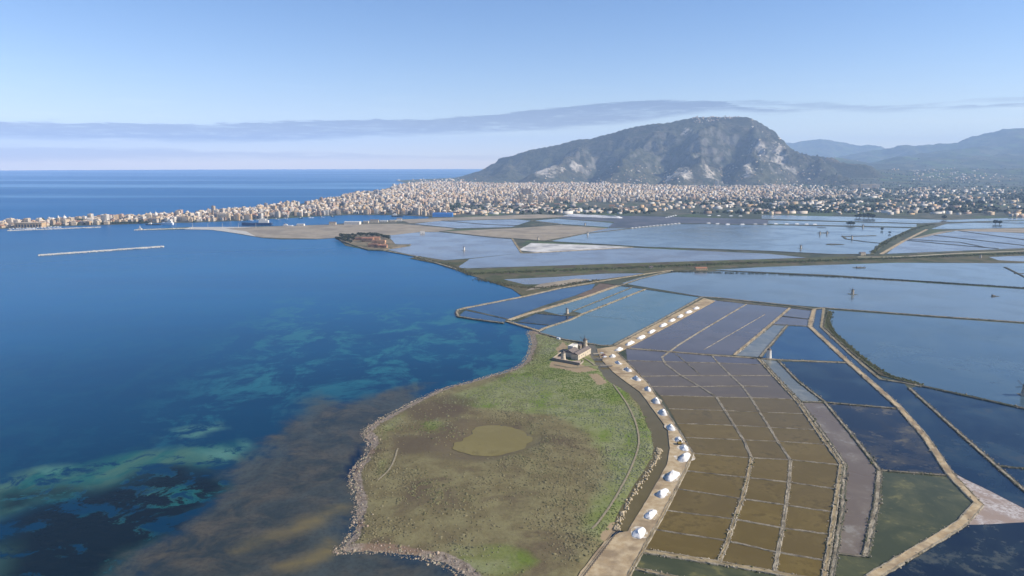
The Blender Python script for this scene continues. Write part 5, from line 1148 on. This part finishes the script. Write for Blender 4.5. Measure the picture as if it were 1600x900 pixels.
# the rest of the town: one mass
def mass(name, X, Y, Z, W, D, H, RZ, C, label, win=None, cat='buildings'):
    n = len(X); c, s = np.cos(RZ), np.sin(RZ); V = np.zeros((n, 8, 3))
    for k, (ax, ay, az_) in enumerate(((-1, -1, 0), (1, -1, 0), (1, 1, 0), (-1, 1, 0), (-1, -1, 1), (1, -1, 1), (1, 1, 1), (-1, 1, 1))):
        lx, ly = ax * W / 2, ay * D / 2; V[:, k, 0] = X + lx * c - ly * s; V[:, k, 1] = Y + lx * s + ly * c; V[:, k, 2] = Z - 4 + az_ * (H + 4)
    Fc = (np.arange(n)[:, None, None] * 8 + np.array([(4, 5, 6, 7), (0, 1, 5, 4), (1, 2, 6, 5), (2, 3, 7, 6), (3, 0, 4, 7)])[None]).reshape(-1, 4)
    col = np.repeat(C, 8, 0); V = V.reshape(-1, 3)
    if win is not None:                      # recessed-looking rows of openings, one thin box per floor
        i = np.where(win)[0]; VV = [V]; FF = [Fc]; CC = [col]; b = len(V)
        for f in range(5):
            q = i[H[i] > 3.4 * (f + 1)]
            for sg, (ox, oy, wx, wy) in enumerate(((0, -1, .78, .06), (1, 0, .06, .7), (-1, 0, .06, .7))):
                cx = X[q] + (ox * W[q] / 2) * c[q] - (oy * D[q] / 2) * s[q]; cy = Y[q] + (ox * W[q] / 2) * s[q] + (oy * D[q] / 2) * c[q]
                ww = np.where(wx > .1, W[q] * wx, .24); dd = np.where(wy > .1, D[q] * wy, .24); v = np.zeros((len(q), 8, 3))
                for k, (ax, ay, az_) in enumerate(((-1, -1, 0), (1, -1, 0), (1, 1, 0), (-1, 1, 0), (-1, -1, 1), (1, -1, 1), (1, 1, 1), (-1, 1, 1))):
                    lx, ly = ax * ww / 2, ay * dd / 2; v[:, k, 0] = cx + lx * c[q] - ly * s[q]; v[:, k, 1] = cy + lx * s[q] + ly * c[q]; v[:, k, 2] = Z[q] + 1.1 + f * 3.4 + az_ * 1.3
                FF.append((b + np.arange(len(q))[:, None, None] * 8 + np.array([(4, 5, 6, 7), (0, 1, 5, 4), (1, 2, 6, 5), (2, 3, 7, 6), (3, 0, 4, 7)])[None]).reshape(-1, 4)); VV.append(v.reshape(-1, 3)); CC.append(np.tile(np.array([.10, .095, .09]), (len(q) * 8, 1))); b += len(q) * 8
        V = np.concatenate(VV); Fc = np.concatenate(FF); col = np.concatenate(CC)
    return tag(mk(name, V, Fc, M_mass, attrs={'tint': col}), label, cat, None, 'stuff')
t, M_mass = material('town_plaster'); t.out(t.mix(t.m('MULTIPLY', t.map(t.noise(.15, 4, .7), .4, .7), .4), t.attr('tint', 'Color'), t.mix(1.0, t.attr('tint', 'Color'), (.6, .57, .55), 'MULTIPLY')), .9, .15)
rest = np.array([i for i in range(n) if i not in pick]); fc = np.array([c_ for _, c_ in FAC])
def cols(k): return np.clip(fc[k] * rs.uniform(.75, 1.2, (len(k), 1)), 0, .8)
mass('far_town', BX[rest], BY[rest], GZ[rest], BW[rest], BD[rest], BH[rest], RZ_[rest], cols(BC[rest]), 'dense mass of pale town buildings reaching to the mountain', BY[rest] < 4300)
# roof clutter on the mass
q = rest[rs.uniform(0, 1, len(rest)) < .6]
mass('roof_huts', BX[q] + rs.uniform(-3, 3, len(q)), BY[q] + rs.uniform(-3, 3, len(q)), GZ[q] + BH[q], BW[q] * .35, BD[q] * .35, rs.uniform(2, 4, len(q)), RZ_[q], cols(rs.choice(8, len(q))), 'stair heads and huts on the town roofs')
# villages, farms and sheds of the plain
CL = [((1240, 296), 60, 9, 430), ((1320, 302), 60, 8, 420), ((1450, 299), 80, 6, 420), ((1440, 281), 90, 4, 330), ((1520, 284), 60, 3, 150), ((1280, 318), 110, 7, 200), ((1460, 322), 150, 12, 260), ((1100, 322), 110, 6, 200), ((1350, 330), 120, 6, 150), ((1560, 300), 60, 8, 120), ((1260, 280), 40, 5, 110), ((1200, 283), 50, 5, 150), ((1300, 272), 60, 3, 90), ((1500, 310), 120, 8, 160),
      ((690, 281.5), 60, 1.6, 150), ((1180, 331), 60, 3, 90), ((860, 329), 90, 4, 150), ((760, 333), 60, 3, 90), ((950, 331), 80, 3, 90), ((1590, 336), 40, 4, 50)]
PX, PY = [], []
for (a, b_), sx_, sy_, k in CL:
    k = int(k * .55); k = int(k * .7); u = rs.normal(a, sx_ * .5, k); v = np.maximum(rs.normal(b_, sy_ * .55, k), 270)
    g = [G(p, q_) for p, q_ in zip(u, v)]; PX += [p[0] for p in g]; PY += [p[1] for p in g]
PX, PY = np.array(PX), np.array(PY); okk = inside(PX, PY, GL(LAND)); PX, PY = PX[okk], PY[okk]; k = len(PX)
mass('villages', PX, PY, ground_z(PX, PY), rs.uniform(9, 20, k) * rs.choice([1, 1, 1, 2.2], k), rs.uniform(8, 14, k), rs.uniform(4, 12, k), rs.uniform(-.6, .6, k), cols(rs.choice(8, k, p=[.2, .34, .06, .08, .06, .12, .02, .12])), 'scattered villages and sheds on the plain')
# houses on the mountain: summit village and hillside
sp = []
for i in range(260):
    px = rs.uniform(1082, 1176); p = AT(px, 182, 8390 - (px - 1060) * .17 * 10 * .2); sp.append((p[0] + rs.normal(0, 15), p[1] + rs.uniform(-130, 40)))
for i in range(190):
    px, py = rs.choice([rs.uniform(830, 1010), rs.uniform(1120, 1290), rs.uniform(980, 1080)]), rs.uniform(262, 288)
    q_ = np.array([AT(px, py, D) for D in np.arange(6000, 8300, 60.0)]); w_ = np.where(erice(q_[:, 0], q_[:, 1]) > q_[:, 2])[0]
    if len(w_): sp.append((q_[w_[0], 0], q_[w_[0], 1]))
sp = np.array(sp); k = len(sp)
mass('hillside_houses', sp[:, 0], sp[:, 1], ground_z(sp[:, 0], sp[:, 1]), rs.uniform(6, 15, k), rs.uniform(8, 14, k), rs.uniform(4, 9, k), rs.uniform(-.8, .8, k), cols(rs.choice(8, k)), 'little houses on the slopes and summit of the mountain')
for px, h, w, lab in ((1090, 34, 4, 'thin mast on the left of the mountain summit'), (1133, 24, 9, 'square tower on the middle of the mountain summit'), (1149, 26, 8, 'castle tower toward the right of the mountain summit'), (1168, 22, 16, 'broad keep on the cliff end of the mountain summit')):
    p = AT(px, 181, 8330 - (px - 1090)); z = float(ground_z(p[0], p[1])[0]); e = empty('summit_tower', (p[0], p[1], z - 3)); MB().box(0, 0, 0, w, w, h, 0, 0, .9).build('shaft', M_dwall, e)
    MB().box(0, 0, h + .01, w * 1.05, w * 1.05, 2).build('battlement', M_dwall, e); tag(e, lab, 'tower')
# trees of the plain and town: a far-off mass
TX, TY = [], []
for (a0, a1, b0, b1, k) in [(-20, 420, 337, 352, 260), (400, 700, 300, 336, 700), (700, 1250, 290, 330, 2600), (1180, 1620, 272, 333, 8000), (800, 1200, 326, 335, 500), (700, 800, 279, 288, 200)]:
    u = rs.uniform(a0, a1, k); v = rs.uniform(b0, b1, k)
    g = np.array([G(p, q_) for p, q_ in zip(u, v)]); TX.append(g[:, 0]); TY.append(g[:, 1])
TX, TY = np.concatenate(TX), np.concatenate(TY); okk = inside(TX, TY, GL(LAND)) & (fbm(TX * .006, TY * .006, 55, 4) > .47); TX, TY = TX[okk], TY[okk]; k = len(TX)
S = rs.gamma(5, .95, k) + 1.5; tcol = np.array([.030, .040, .020]) * rs.uniform(.6, 1.6, (k, 1))
tag(tuft_cloud('far_woods', TX, TY, ground_z(TX, TY), S, S * 1.25, tcol, M_scrub, 33, 6), 'dark groves and hedges scattered over plain and town', 'trees', None, 'stuff')
# quay trees in front of the old town
TX = []; 
for px in np.linspace(95, 235, 120): 
    x, y = G(px, 351.6 - (px - 95) * .021, .5); TX.append((x, y))
TX = np.array(TX); S = rs.uniform(3, 5, len(TX)); tag(tuft_cloud('quay_trees_foliage', TX[:, 0], TX[:, 1], np.full(len(TX), 1.5), S, S * 1.5, np.tile([.028, .038, .020], (len(TX), 1)), M_scrub, 34, 6), 'continuous dark tree line along the old town quay', 'trees', None, 'stuff')

# ------------------------------------------------------------------ haze
t, M_haze = material('haze_air')
pv = t.n('ShaderNodeVolumePrincipled'); pv.inputs['Color'].default_value = (0.50, 0.70, 1.0, 1); pv.inputs['Density'].default_value = HAZE; pv.inputs['Anisotropy'].default_value = 0.0
o_ = t.n('ShaderNodeOutputMaterial'); M_haze.node_tree.links.new(pv.outputs[0], o_.inputs['Volume'])
hb = MB(); hb.box(0, 12000, -12, 53000, 29000, 1160); tag(hb.build('haze', M_haze), 'thin blue haze over the whole bay', 'haze', None, 'stuff')
